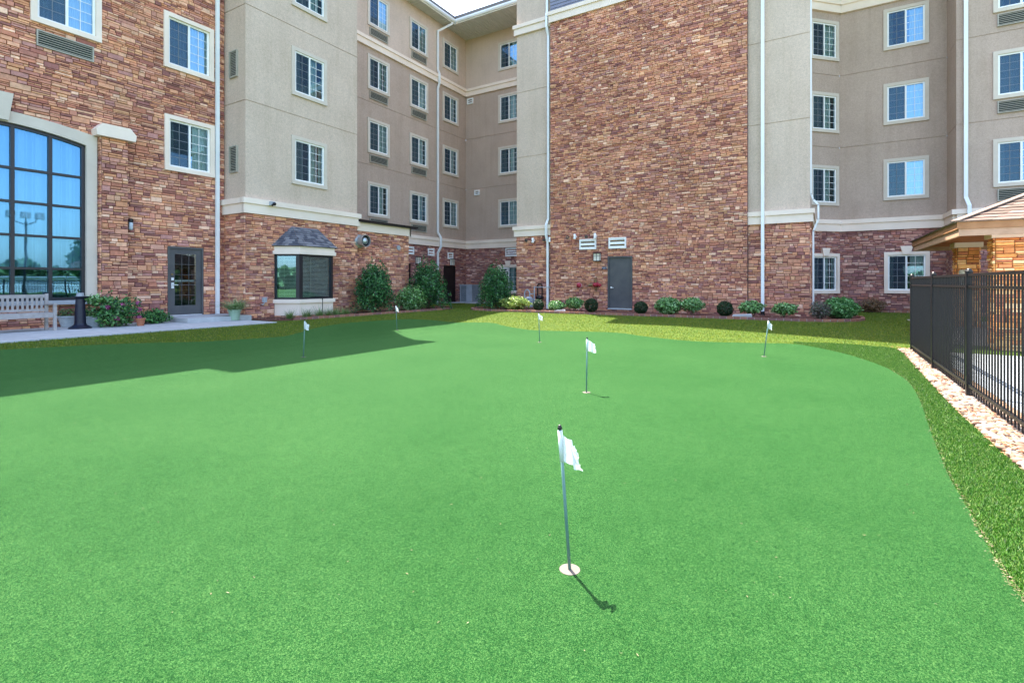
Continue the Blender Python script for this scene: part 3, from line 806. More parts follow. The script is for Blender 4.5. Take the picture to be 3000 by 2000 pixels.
# ---- B block (left tower) --------------------------------------------------------
BY0, BY1 = 9.37, 13.86
bandz = (3.68, 4.15)
BAY = [(BX, 10.36), (BX + .70, 10.79), (BX + .70, 12.14), (BX, 12.57)]
hB = []
for row, cv in ((4.97, 'd'), (8.02, 'a'), (11.05, 'e'), (14.0, 'a')):
    hB.append(put_window(WB, 11.70, row - (.0 if row > 5 else -.02), 'stucco', cv))
panel(wall_core, WB, BY0, BY1, 0, 3.8, [(10.40, 12.53, .9, 2.5)])
stones(mb2, WB, BY0, BY1, .30, bandz[0], [(10.34, 12.6, .40, 2.75)], seed=5)
stones(mb2, WR, AX, BX, .30, bandz[0], (), seed=6)
panel(wall_core, WR, AX - .1, BX, 0, 3.8)
stuL = MB(); panel(stuL, WB, BY0, BY1, bandz[0], TOP, hB, joints=(7.22, 10.22, 13.2))
panel(stuL, WR, AX - .1, BX, bandz[0], TOP, joints=(7.22, 10.22, 13.2))
panel(stuL, W(0, BY1, -1, 0), -BX, -CX + .1, 3.9, TOP)
for z0, z1 in ((10.02 - 1.53, 10.02 - .72),):
    pass
def rgrille(w, pxa, pxb, pya, pyb):
    a = hy(pxa, (pya + pyb) / 2, 9.37); b = hy(pxb, (pya + pyb) / 2, 9.37)
    zt = hy((pxa + pxb) / 2, pya, 9.37).z; zb = hy((pxa + pxb) / 2, pyb, 9.37).z
    put_grille(WR, (a.x + b.x) / 2, zb, round(abs(b.x - a.x), 2), round(zt - zb, 2))
put_grille(WR, -16.01, 8.02, .42, .84); put_grille(WR, -16.01, 5.0, .42, .84); put_grille(WR, -16.01, 10.98, .42, .84)
def band(mb, w, a, b, z0, z1, ea=0, eb=0):            # two-step cornice: tall face, prouder top lip
    mb.start((w.o, w.a, round(a, 1), round(z0)))
    zm = z1 - (z1 - z0) * .36
    mb.box(w, a - ea * .10, b + eb * .10, z0, zm, -.02, .10); mb.box(w, a - ea * .15, b + eb * .15, zm, z1, -.02, .15)
cor = MB()
band(cor, WR, AX, BX, 3.68, 4.15, 0, 0)
band(cor, WB, BY0, BY1, 3.68, 4.15, 1, .6)
band(cor, W(0, BY1, -1, 0), -BX, -BX + 3, 3.68, 4.14, 0, 0)
# K: single storey block right of the bay
KY1 = 16.84
panel(wall_core, WK, BY1, KY1, 0, 3.7); stones(mb2, WK, BY1, KY1, .3, 3.52, (), seed=8)
panel(wall_core, W(0, KY1, -1, 0), 15.5, 18.5, 0, 3.7); 
cor.start('k'); cor.box(WK, BY1, KY1 + .05, 3.52, 3.86, -.02, .09); cor.box(W(0, KY1, -1, 0), 15.5 - .09, 18.4, 3.52, 3.855, -.02, .055)
cop = MB(); cop.box(WK, BY1 - .02, KY1 + .34, 3.862, 3.95, -3, .26)
cop.build('roof_coping', BLACKM, hotel)

# ---- C and D (far inner corner) --------------------------------------------------
hC, hD = [], []
rows = (4.78, 7.80, 10.82, 13.84)
cols = ((17.88, 'a', 1), (20.78, 'b', 1), (23.5, 'd', 0))
k = 0
for s, cv, gr in cols:
    for r, z in enumerate(rows):
        k += 1
        hC.append(put_window(WC, s, z, 'stucco', 'abced'[(k * 3) % 5]))
        if gr: put_grille(WC, s, z - .57, 1.17, .37)
for r, z in enumerate(rows):
    hD.append(put_window(WD, -15.33, z, 'stucco', 'bdace'[r])); hD.append(put_window(WD, -12.6, z, 'stucco', 'a'))
SP = 13.1
stuB = MB(); stuT = MB()
panel(stuB, WC, 13.8, DY, 3.9, 12.72, hC, joints=(7.1, 10.1)); panel(stuT, WC, 13.8, DY, 12.72, TOP, hC)
panel(stuB, WD, CX, -10.5, 3.9, 12.72, hD, joints=(7.1, 10.1)); panel(stuT, WD, CX, -10.5, 12.72, TOP, hD)
hCg = [(22.83, 23.93, .3, 2.47), (19.05, 20.1, .3, 2.5)]
hDg = [(-15.95, -14.76, 1.0, 2.40)]
panel(wall_core, WC, 13.8, DY, 0, 3.9, hCg); panel(wall_core, WD, CX, -10.5, 0, 3.9, hDg)
stones(mb2, WC, 16.9, DY, .25, 3.52, hCg, PAL2, seed=9)
stones(mb2, WD, CX, -12, .25, 3.52, hDg, PAL2, seed=10)
band(cor, WC, 13.8, DY, 3.52, 4.0); band(cor, WD, CX, -11, 3.52, 4.0)
band(cor, WC, 13.8, DY, 12.66, 13.10); band(cor, WD, CX, -11, 12.66, 13.10)
put_louvre(WC, hx(1261, 743, CX).y, 2.98, .52, .40); put_louvre(WC, hx(1318, 752, CX).y, 2.86, .48, .38); put_louvre(WC, hx(1201, 743, CX).y, 2.98, .5, .4)
put_louvre(WD, -14.95, 3.0, 1.2, .48, nsl=3)
put_louvre(WD, -18.05, 12.20, .42, .34); put_louvre(WD, -17.55, 6.7, .36, .30)
# door on C
def bdoor(w, a, b, z0, z1, mat):
    f = .05; mb = MB(); mb.box(w, a, a + f, z0, z1, -.1, .04); mb.box(w, b - f, b, z0, z1, -.1, .04); mb.box(w, a + f, b - f, z1 - f, z1, -.1, .04)
    mb.build('door_frame', mat, hotel); return leafdoor(w, a + f + .002, b - f - .002, z0 + .01, z1 - f - .002, -.02, mat, False)
dC = bdoor(WC, 22.83, 23.93, .36, 2.47, BROWND)
mb = MB(); mb.bar(WC.pt(22.98, 1.33, -.02), WC.pt(22.98, 1.33, .06), .03, .03); mb.bar(WC.pt(22.98, 1.33, .05), WC.pt(23.1, 1.33, .05), .02, .02); mb.build('handle', STEEL, dC)
bdoor(WC, 19.05, 20.1, .36, 2.5, BROWND)
# ground floor window on D with keystone and two white louvres in its left half
o_ = put_window(WD, -15.35, 1.0, 'key', 'a')
mb = MB(); 
for i in range(3):
    z = 1.62 + i * .26
    mb.box(WD, -15.90, -15.40, z, z + .2, .02, .06)
    mb.box(WD, -15.84, -15.46, z + .05, z + .15, .06, .064, 1)
mb.build('louvre_vent', [WHITE, DARK], hotel)
# eaves, soffit, gutters for C and D
ex, ey = CX + .62, DY - 1.9
ev = MB(); sz = TOP
ev.box(W(0, 0, 1, 0), CX - .2, ex, sz, sz + .03, -26.5, -13.8)       # C soffit  (d = -y)
ev.box(W(0, 0, 1, 0), ex, -12.3, sz + .001, sz + .031, -26.5, -ey)     # D soffit
y = 13.9
while y < ey:
    ev.box(WC, y, y + .13, sz - .022, sz, 0, .62); y += .19
x = CX + .05
while x < -12.3:
    ev.box(WD, x, x + .13, sz - .022, sz, 0 if x > ex else 0, 1.9); x += .19
ev.build('soffit', M_noisy('soffit_white', (.55, .54, .50, 1), (.62, .61, .57, 1), 3, .6), hotel)
gt = MB()
gt.box(WC, 13.9, ey + .0, sz - .02, sz + .17, .60, .64); gt.box(WD, ex, -12.3, sz - .02, sz + .17, 1.88, 1.92)
gt.build('fascia', WHITE, hotel)
gt = MB()
def gut(w, a, b, d):
    P = [(d, sz + .03), (d + .08, sz + .03), (d + .13, sz + .10), (d + .13, sz + .18), (d, sz + .18)]
    for i in range(len(P) - 1):
        gt.face([w.pt(a, P[i][1], P[i][0]), w.pt(b, P[i][1], P[i][0]), w.pt(b, P[i + 1][1], P[i + 1][0]), w.pt(a, P[i + 1][1], P[i + 1][0])])
gut(WC, 13.9, ey - .13, .645); gut(WD, ex + .13, -12.3, 1.925)
gt.build('gutter', PIPE, hotel)
rf = MB()
def slab(a, b, c, d, z): rf.box(W(0, 0, 1, 0), a, b, z, z + .25, -d, -c)
slab(-40, CX - .2, -8, 40, 16.4); slab(CX - .2, ex, 13.85, 40, 16.3); slab(ex, -12, ey, 40, 16.302)
slab(-18.6, AX + .55, -8, 9.0, 16.2); slab(-18.6, BX + .3, 8.9, 14.1, 16.0)
slab(-12.7, -.05, 19.65, 40, 16.25); slab(-.05, 3.4, 24.9, 40, 16.27); slab(3.4, 30, 23.3, 40, 16.25)
# E gable
k = len(rf.v)
for yy in (EY - .5, EY + 12):
    rf.v += [(-10.9, yy, 16.5), (-6.3, yy, 22.6), (-1.7, yy, 16.5)]
for f_ in ((0, 1, 2), (5, 4, 3), (0, 3, 4, 1), (1, 4, 5, 2), (2, 5, 3, 0)): rf.f.append(tuple(k + i for i in f_)); rf.m.append(0); rf.c.append(None)
rf.build('roof', M_noisy('roof_shingle', (.08, .075, .075, 1), (.14, .13, .125, 1), 20), hotel)
# ---- F, E, G ----------------------------------------------------------------------
FX0, EX0, EX1, GX1 = -12.13, -10.28, -2.31, -.36
g_tr = ((1781, 1853),)
DE0, DE1 = hy(1781, 830, EY).x, hy(1853, 830, EY).x
DEZ0, DEZ1 = hy(1817, 903, EY).z, hy(1817, 751, EY).z
hE = [(DE0, DE1, DEZ0, DEZ1)]
panel(wall_core, WE, EX0, EX1, 0, 12.95, hE); stones(mb2, WE, EX0, EX1, .2, 12.95, hE, PAL1, .8, seed=11)
stones(mb2, WF, FX0, EX0, .2, 3.62, (), seed=12); stones(mb2, WF, EX1, GX1, .2, 3.62, (), seed=13)
panel(wall_core, WF, FX0, EX0, 0, 3.7); panel(wall_core, WF, EX1, GX1, 0, 3.7)
panel(stuL, WF, FX0, EX0, 3.7, TOP, joints=(7.28, 10.28)); panel(stuL, WF, EX1, GX1, 3.7, TOP, joints=(7.2, 10.15))
for xw, sg, m__ in ((FX0, -1, 0), (GX1, 1, 0)):
    w_ = W(xw, 0, 0, sg)
    a, b = (FY, 26) if sg > 0 else (-26, -FY)
    panel(stuL, w_, a, b, 3.7, TOP); panel(wall_core, w_, a, b, 0, 3.7); stones(mb2, w_, a, b, .2, 3.6, (), seed=14)
for xw, sg in ((EX0, -1), (EX1, 1)):
    w_ = W(xw, 0, 0, sg); a, b = (EY, FY) if sg > 0 else (-FY, -EY)
    panel(wall_core, w_, a, b, 0, 16)
band(cor, WF, FX0, EX0, 3.62, 4.08, 1, 0); band(cor, WF, EX1, GX1, 3.6, 4.05, 0, 1)
w_ = W(FX0, 0, 0, -1); band(cor, w_, -25, -FY, 3.62, 4.078); w_ = W(GX1, 0, 0, 1); band(cor, w_, FY, 25.5, 3.6, 4.048)
band(cor, WF, FX0, EX0, 12.92, 13.38, 1, 0); band(cor, WE, EX0, EX1, 12.95, 13.42, .5, .5); band(cor, WF, EX1, GX1, 12.92, 13.38, 0, 1)
w_ = W(FX0, 0, 0, -1); band(cor, w_, -25, -FY, 12.92, 13.378)
sd = MB(); z = 13.42
while z < 20.5:
    hwid = 3.99 if z < 16.4 else 3.99 * (20.6 - z) / 4.2
    if hwid > .1: 
        k = len(sd.v); a, b = -6.295 - hwid, -6.295 + hwid
        sd.face([WE.pt(a, z, .035), WE.pt(b, z, .035), WE.pt(b, z + .15, .012), WE.pt(a, z + .15, .012)])
        sd.face([WE.pt(a, z, .012), WE.pt(b, z, .012), WE.pt(b, z, .035), WE.pt(a, z, .035)])
    z += .15
sd.build('lap_siding', SIDING, hotel)
dE = bdoor(WE, DE0, DE1, DEZ0, DEZ1, GREYD)
mb = MB(); s = DE0 + .14; mb.lathe(WE.pt(s, 1.3, -.02), (0, -1, 0), [(.04, 0), (.04, .02), (.015, .025), (.015, .07)], 12)
mb.bar(WE.pt(s, 1.3, .05), WE.pt(s + .12, 1.29, .05), .022, .022); mb.build('handle', STEEL, dE)
mb = MB(); mb.box(WE, DE0 + .02, DE1 - .02, DEZ0 - .05, DEZ0, -.05, .09); mb.build('threshold', CONC, hotel)
for px0, px1, py0, py1 in ((1700, 1748, 700.6, 731), (1785, 1836, 696, 728)):
    a = hy(px0, 715, EY); b = hy(px1, 715, EY); zt = hy((px0 + px1) / 2, py0, EY).z; zb = hy((px0 + px1) / 2, py1, EY).z
    put_louvre(WE, (a.x + b.x) / 2, zb, round(b.x - a.x, 2), round(zt - zb, 2), .03)
# flue outlets
def outlet(w, s, z, tee):
    mb = MB(); n_ = Vector(w.pt(0, 0, 1)) - Vector(w.pt(0, 0, 0))
    if tee:
        mb.tube([w.pt(s, z, 0), w.pt(s, z, .22)], .045, 14); mb.tube([w.pt(s, z - .11, .2), w.pt(s, z + .11, .2)], .05, 14); mb.tube([w.pt(s, z - .115, .2), w.pt(s, z - .05, .2)], .06, 14)
        mb.build('pipe_outlet', WHITE, hotel, True)
    else:
        mb.lathe(w.pt(s, z, 0), n_, [(.07, 0), (.07, .07), (.05, .075), (.042, .07), (.042, .03)], 16); mb.lathe(w.pt(s, z, .03), n_, [(.042, 0), (.0, .001)], 16, 1)
        mb.build('pipe_outlet', [CUPM, DARK], hotel)
for px, py, tee in ((1664, 695, 0), (1689, 694, 1), (1719, 694, 0), (1748, 692, 1)):
    p = hy(px, py, EY); outlet(WE, p.x, p.z, tee)
for px, py, tee in ((1543, 705, 0), (1567, 705, 1), (1595, 703, 0), (1616, 703, 1)):
    p = hy(px, py, FY); outlet(WF, p.x, p.z, tee)
# ---- H, I, J ----------------------------------------------------------------------
hH, hI, hJ = [], [], []
for r, z in enumerate((4.92, 7.94, 10.93, 13.9)):
    hH.append(put_window(WH, -.80, z - .1, 'stucco', 'aecda'[r])); hI.append(put_window(WI, 2.83, z, 'stucco', 'bbcb'[r]))
    hJ.append(put_window(WJ, 5.78, z, 'stucco', 'cbca'[r])); put_grille(WJ, 5.78, z - .62, 1.22, .42)
hH.append(put_window(WH, -.80, 1.18, 'key', 'd')); hI.append(put_window(WI, 2.85, 1.2, 'key', 'c')); hJ.append(put_window(WJ, 5.9, 1.2, 'key', 'c'))
hJ.append(put_window(WJ, 8.6, 1.2, 'key', 'a'))
z0, z1 = 3.62, 4.1
jt = (7.12, 10.12)
for w_, a, b, hh_, pal in ((WH, -3.2, 0, hH, PAL2), (WI, .63, 4.09, hI, PAL2), (WRJ, -IY, -JY, [], PAL2), (WJ, 4.09, 14, hJ, PAL2 + PAL1[:4])):
    panel(stuB, w_, a, b, 3.9, 12.72, hh_, joints=jt); panel(stuT, w_, a, b, 12.72, TOP, hh_)
    panel(wall_core, w_, a, b, 0, 3.9, hh_); stones(mb2, w_, a, b, .15, z0, hh_, pal, seed=int(a * 10) + 50)
    band(cor, w_, a, b, z0, z1, 0, 0); band(cor, w_, a, b, 12.7, 13.2, 0, 0)
cor.start('j'); cor.box(W(0, 0, 1, 0), 3.94, 4.09, 3.92, 4.098, -JY + .0, -JY + .149)
ev = MB(); ev.box(W(0, 0, 1, 0), -3, 14, TOP, TOP + .05, -26, -22.9); ev.box(W(0, 0, 1, 0), -12.6, -.06, TOP + .002, TOP + .05, -22.5, -19.9); ev.box(W(0, 0, 1, 0), AX - 1, AX + .5, TOP, TOP + .05, -9.0, 8); ev.box(W(0, 0, 1, 0), AX - 1, BX + .29, TOP - .15, TOP - .1, -14.05, -9.0)
ev.build('soffit', WHITE, hotel)
stuA = MB(); panel(stuA, WA, -6, 9.37, 12.95, TOP); build_split(stuA, 'stucco_wall', STU_T, hotel); band(cor, WA, -6, 9.37, 12.95, 13.4)
build_split(wall_core, 'wall', MORT, hotel)
build_split(mb2, 'stone_wall', STONE, hotel)
build_split(stuL, 'stucco_wall', STU_L, hotel); build_split(stuB, 'stucco_wall', STU_B, hotel); build_split(stuT, 'stucco_wall', STU_T, hotel)
build_split(cor, 'cornice', CREAM, hotel)

# ---- downspouts --------------------------------------------------------------------
def spout(pts, wdt=.085, dep=.065, nrm=(0, -1, 0), boot=False, mat=None):
    mb = MB()
    for i in range(len(pts) - 1):
        p, q_ = Vector(pts[i]), Vector(pts[i + 1]); d = (q_ - p).normalized(); n_ = Vector(nrm)
        x = d.cross(n_).normalized(); 
        k = len(mb.v); e = .012 if 0 < i else 0
        for c in (p - d * e, q_ + d * .012):
            for a, b in ((-1, -1), (1, -1), (1, 1), (-1, 1)): mb.v.append(tuple(c + x * wdt / 2 * a + x.cross(d) * dep / 2 * b))
        for f_ in ((0, 1, 5, 4), (1, 2, 6, 5), (2, 3, 7, 6), (3, 0, 4, 7), (3, 2, 1, 0), (4, 5, 6, 7)):
            mb.f.append(tuple(k + i_ for i_ in f_)); mb.m.append(0); mb.c.append(None)
    for p, q_ in zip(pts[:-1], pts[1:]):
        if abs(p[2] - q_[2]) > 2.5:                   # straps
            z = min(p[2], q_[2]) + 1.2
            while z < max(p[2], q_[2]) - .5:
                t = (z - p[2]) / (q_[2] - p[2]); c = Vector(p).lerp(Vector(q_), t); n_ = Vector(nrm); x = Vector((0, 0, 1)).cross(n_)
                mb.bar(c - Vector((0, 0, .015)), c + Vector((0, 0, .015)), 1, 1) if False else None
                z += 3.0
    o = mb.build('downspout', PIPE, hotel)
    return o
yA = hx(632, 300, AX).y
spout([WA.pt(yA, TOP, .1), WA.pt(yA, .52, .1)], .105, .075, (1, 0, 0))
pf = hy(1608, 30, FY).x
spout([WF.pt(pf - .02, TOP, .12), WF.pt(pf - .02, 13.6, .12), WF.pt(pf, 13.35, .22), WF.pt(pf, 12.85, .22), WF.pt(pf + .03, 12.5, .10), WF.pt(pf + .03, 4.35, .10), WF.pt(pf - .03, 4.05, .21), WF.pt(pf - .03, 3.6, .21), WF.pt(pf + .02, 3.3, .14), WF.pt(pf + .02, .35, .14)], .10, .08)
pg = hy(2236, 400, FY).x
spout([WF.pt(pg, TOP, .20), WF.pt(pg, .45, .20)], .105, .08)
mb = MB(); mb.tube([WF.pt(pg, .48, .2), WF.pt(pg, .33, .2), WF.pt(pg - .06, .27, .3), WF.pt(pg - .2, .27, .42)], .07, 12); mb.build('drain_boot', BLACKP, hotel)
cx_, cy_ = CX, 22.35
cyp = hx(1283, 400, CX + .1).y
spout([(ex + .02, ey - .25, 16.15), (ex + .02, ey - .28, 16.0), WC.pt(cyp, 15.5, .1), WC.pt(cyp, 13.35, .1), WC.pt(cyp + .02, 13.1, .2), WC.pt(cyp + .02, 12.6, .2), WC.pt(cyp, 12.3, .1), WC.pt(cyp, 4.3, .1), WC.pt(cyp + .12, 4.0, .22), WC.pt(cyp + .12, 3.5, .22), WC.pt(cyp, 3.15, .1), WC.pt(cyp, .35, .1)], .10, .08, (1, 0, 0))
spout([(3.98 + .35, JY - .1, TOP), (4.33, JY - .1, 4.5), (4.40, JY - .22, 4.2), (4.40, JY - .22, 3.5)], .11, .08)
spout([(GX1 + .03, FY + .25, TOP), (GX1 + .03, FY + .25, 4.6), (GX1 + .1, FY + .25, 4.4), (GX1 + .25, FY + .25, 4.2), (GX1 + .25, FY + .25, 3.7), (GX1 + .1, FY + .25, 3.3), (GX1 + .1, FY + .25, .4)], .055, .055, (0, -1, 0))

# ---- bay window on B ---------------------------------------------------------------
def offs(poly, e):
    (x0, y0), (x1, y1), (x2, y2), (x3, y3) = poly
    return [(x0, y0 - e * 1.15), (x1 + e, y1 - e * .6), (x2 + e, y2 + e * .6), (x3, y3 + e * 1.15)]
def prism(mb, poly, z0, z1, mi=0, back=.0):
    P = [(poly[0][0] - back, poly[0][1])] + list(poly[1:3]) + [(poly[3][0] - back, poly[3][1])]
    for i in range(3): mb.face([(*P[i], z0), (*P[i + 1], z0), (*P[i + 1], z1), (*P[i], z1)], mi)
    mb.face([(*p, z1) for p in P], mi); mb.face([(*p, z0) for p in P][::-1], mi)
mb = MB()
prism(mb, BAY, .42, .83); prism(mb, offs(BAY, .07), .83, .95)
bay = mb.build('bay_window', CREAM, hotel); mb = MB(); prism(mb, offs(BAY, .09), 2.44, 2.56); prism(mb, offs(BAY, .05), 2.56, 2.70)
mb.build('header', CREAM, bay)
mb = MB(); prism(mb, offs(BAY, -.01), .28, .42); 
st = MB()
for i in range(3):
    a, b = BAY[i], BAY[i + 1]; L = math.hypot(b[0] - a[0], b[1] - a[1]); w_ = W(a[0], a[1], (b[0] - a[0]) / L, (b[1] - a[1]) / L)
    stones(st, w_, 0, L, .28, .42, (), seed=20 + i, prof=.02)
st.build('stone_base', STONE, bay)
fr_ = MB(); gl_ = MB(); bd = MB()
for i in range(3):
    a, b = BAY[i], BAY[i + 1]; L = math.hypot(b[0] - a[0], b[1] - a[1]); w_ = W(a[0], a[1], (b[0] - a[0]) / L, (b[1] - a[1]) / L)
    e0, e1 = (.06, .12) if i == 0 else (.13, .10) if i == 1 else (.10, .06)
    fr_.box(w_, 0, e0, .95, 2.44, -.08, -.004); fr_.box(w_, L - e1, L, .95, 2.44, -.08, -.004)
    fr_.box(w_, e0, L - e1, .95, 1.01, -.08, -.01); fr_.box(w_, e0, L - e1, 2.38, 2.44, -.08, -.01)
    gl_.face([w_.pt(e0, 1.0, -.04), w_.pt(L - e1, 1.0, -.04), w_.pt(L - e1, 2.4, -.04), w_.pt(e0, 2.4, -.04)])
    z = 1.03
    while z < 2.36:
        bd.face([w_.pt(e0 + .02, z, -.10), w_.pt(L - e1 - .02, z, -.10), w_.pt(L - e1 - .02, z + .024, -.135), w_.pt(e0 + .02, z + .024, -.135)]); z += .045
    for u in (e0 + (L - e0 - e1) * t for t in (.33,)): bd.box(w_, u, u + .012, 1.03, 2.36, -.098, -.092)
fr_.build('frame', DARKM, bay); gl_.build('pane', GLASS, bay); bd.build('blind', BLIND, bay)
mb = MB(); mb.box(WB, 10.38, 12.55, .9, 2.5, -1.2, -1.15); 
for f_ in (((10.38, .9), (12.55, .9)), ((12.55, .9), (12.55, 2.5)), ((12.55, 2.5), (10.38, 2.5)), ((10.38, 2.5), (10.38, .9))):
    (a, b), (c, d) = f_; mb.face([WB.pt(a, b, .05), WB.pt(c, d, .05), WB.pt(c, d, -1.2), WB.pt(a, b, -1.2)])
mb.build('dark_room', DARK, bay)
def shingles(mb, e0, e1, r0, r1, n, cols, tab=.3, lift=.012, seed=1):
    """e0-e1 eave edge, r0-r1 ridge edge (points); n courses"""
    rg = random.Random(seed); e0, e1, r0, r1 = map(Vector, (e0, e1, r0, r1))
    nm = (e1 - e0).cross(r0 - e0).normalized()
    if nm.z < 0: nm = -nm
    for i in range(n):
        t0, t1 = i / n, (i + 1) / n + .12 / n
        A, B = e0.lerp(r0, t0), e1.lerp(r1, t0); C_, D_ = e0.lerp(r0, min(1, t1)), e1.lerp(r1, min(1, t1))
        L = (B - A).length; k = 0; x = -rg.uniform(0, tab)
        base = (C_ - A)
        while x < L:
            x1 = x + tab * rg.uniform(.6, 1.3); a, b = max(0, x) / max(L, 1e-6), min(L, x1) / max(L, 1e-6)
            if b > a:
                c = cols[rg.randrange(len(cols))]; li = lift * rg.uniform(.8, 1.6)
                p0, p1 = A.lerp(B, a), A.lerp(B, b); q0, q1 = C_.lerp(D_, a), C_.lerp(D_, b)
                mb.face([p0 + nm * li, p1 + nm * li, q1 + nm * .002, q0 + nm * .002], 0, c)
                mb.face([p0, p1, p1 + nm * li, p0 + nm * li], 0, tuple(v * .9 for v in c))
            x = x1
rb = offs(BAY, .13); ze = 2.705; rz = 3.40
Ra, Rb = (BX + .02, 10.93, rz), (BX + .02, 12.10, rz); Rc, Rd = (BX + .2, 11.1, rz - .12), (BX + .2, 11.9, rz - .12)
mb = MB(); sc = [(.13, .13, .145), (.18, .18, .195), (.09, .092, .11), (.22, .215, .225)]
E_ = [(*p, ze) for p in rb]
Ra, Rb = (BX + .03, 11.0, rz), (BX + .03, 12.0, rz)
shingles(mb, E_[0], E_[1], (BX + .03, 10.98, rz), (BX + .05, 11.0, rz), 9, sc, .16, seed=2)
shingles(mb, E_[1], E_[2], (BX + .05, 11.0, rz), (BX + .05, 12.0, rz), 9, sc, .16, seed=3)
shingles(mb, E_[2], E_[3], (BX + .05, 12.0, rz), (BX + .03, 12.02, rz), 9, sc, .16, seed=4)
mb.face(E_[::-1], 0, (.1, .1, .12)); mb.build('roof', SHINGLE, bay)

# ---------------------------------------------------------------- wall-mounted things
def wall_lamp(w, s, z, label, wd_=.30, h=.30, group='caged wall lamps'):
    t = thing('wall_lamp', label, 'wall lamp', w.pt(s, z, .04), w.rot, group)
    mb = MB(); hw = wd_ / 2
    mb.box(LOC, -hw, hw, -.02, 0, 0, .14); mb.box(LOC, -hw - .015, hw + .015, h, h + .03, 0, .17); mb.box(LOC, -hw, hw, 0, h, 0, .012)
    for u in (-hw, -.006, hw - .012): mb.box(LOC, u, u + .012, 0, h, .125, .137)
    mb.box(LOC, -hw + .012, hw - .012, h * .62, h * .62 + .012, .126, .135)
    mb.build('cage', DARKM, t)
    mb = MB(); mb.box(LOC, -hw + .015, hw - .015, .004, h - .004, .013, .12); mb.build('diffuser', LAMPG, t)
    return t
p = hy(1752, 764, EY); wall_lamp(WE, p.x, p.z + .0, 'caged wall lamp left of the plain grey door in the tall stone tower')
p = hx(1321, 783, CX); wall_lamp(WC, p.y, p.z + .12, 'caged wall lamp just above the uncovered dark brown door in the recessed corner', .30, .34)
p = hx(1221, 778, CX); wall_lamp(WC, p.y, p.z + .1, 'caged wall lamp over the dark doorway half hidden by the holly bush', .32, .34)
t = thing('wall_lamp', 'small grey jelly jar wall lamp beside the stone pilaster', 'wall lamp', WA.pt(6.68, 3.0, .04), WA.rot)
mb = MB(); mb.lathe((0, -.12, 0), (0, 0, 1), [(.05, .17), (.062, .20), (.062, .26), (.03, .28)], 14); mb.bar((0, 0, .24), (0, -.12, .24), .05, .05); mb.build('cap', BLACKM, t)
mb = MB(); mb.lathe((0, -.12, 0), (0, 0, 1), [(.035, -.04), (.05, 0), (.052, .17)], 14); mb.build('diffuser', PLASTER, t, True)
# exhaust fan
p = hx(1056, 706, -15.3)
t = thing('exhaust_fan', 'round silver exhaust hood on the low stone block', 'exhaust fan', (-15.46, p.y + .05, p.z))
mb = MB(); mb.lathe((0, 0, 0), (1, 0, 0), [(.26, 0), (.26, .08), (.19, .1), (.19, .30), (.235, .31), (.235, .42), (.215, .42), (.215, .33)], 28); mb.build('housing', GALV, t, False)
mb = MB(); mb.lathe((.335, 0, 0), (1, 0, 0), [(.214, 0), (0, .001)], 28); mb.build('backing', BLACKM, t)
mb = MB(); mb.lathe((.33, 0, 0), (1, 0, 0), [(.14, 0), (.135, .04), (.09, .09), (0, .11)], 24); mb.build('cone', GALV, t, True)
# round plate
p = hx(1167, 726, -15.45); mb = MB(); mb.lathe((-15.46, p.y, p.z), (1, 0, 0), [(.10, 0), (.10, .05), (.08, .06)], 20)
tag(mb.build('blank_plate', GREYM), 'small round grey cover plate on the low stone block', 'cover plate')
# camera on cornice
p = hx(794, 597, BX + .15); t = thing('security_camera', 'small grey security camera on the cream cornice over the bay window', 'camera', (BX + .15, p.y, p.z))
mb = MB(); mb.box(W(0, 0, 0, 1), -.07, .07, -.06, .06, 0, .12); mb.build('housing', GREYM, t); mb = MB(); mb.lathe((.12, .02, -.01), (1, 0, -.2), [(.05, 0), (.055, .05), (.04, .07)], 14); mb.lathe((.1, -.04, -.05), (1, 0, -.3), [(.03, 0), (.03, .06)], 10); mb.build('lens', DARKM, t)
# outlet on B
p = hx(774, 878, BX + .05); t = thing('power_outlet', 'grey outdoor power outlet left of the bay window', 'outlet', (BX + .05, p.y, p.z))
mb = MB(); mb.box(W(0, 0, 0, 1), -.06, .06, -.08, .08, -.05, .06); mb.build('cover', GREYM, t); mb = MB(); mb.tube([(.03, 0, -.08), (.03, -.06, -.16), (.02, -.1, -.13)], .012, 8); mb.build('plug', PLASTER, t)
# small sign
p = hy(1772, 785, EY); t = thing('door_sign', 'small navy sign plate beside the grey tower door', 'sign', (p.x, EY - .06, p.z))
mb = MB(); mb.box(LOC, -.105, .105, -.055, .055, 0, .01); mb.build('plate', SIGNB, t)
def text(s_, size, loc, parent, mat, name='lettering'):
    cu = bpy.data.curves.new(name, 'FONT'); cu.body = s_; cu.size = size; cu.align_x = 'CENTER'; cu.align_y = 'CENTER'; cu.extrude = .001
    o = bpy.data.objects.new(name, cu); COL.objects.link(o); o.parent = parent; o.location = loc; o.rotation_euler = (R(90), 0, 0); cu.materials.append(mat)
    bpy.context.view_layer.update(); me = bpy.data.meshes.new_from_object(o.evaluated_get(bpy.context.evaluated_depsgraph_get())); n_ = bpy.data.objects.new(name, me); COL.objects.link(n_)
    n_.parent = parent; n_.location = loc; n_.rotation_euler = o.rotation_euler; bpy.data.objects.remove(o); return n_
text('MECHANICAL', .036, (0, -.012, .018), t, WHITE); text('ROOM', .036, (0, -.012, -.022), t, WHITE)
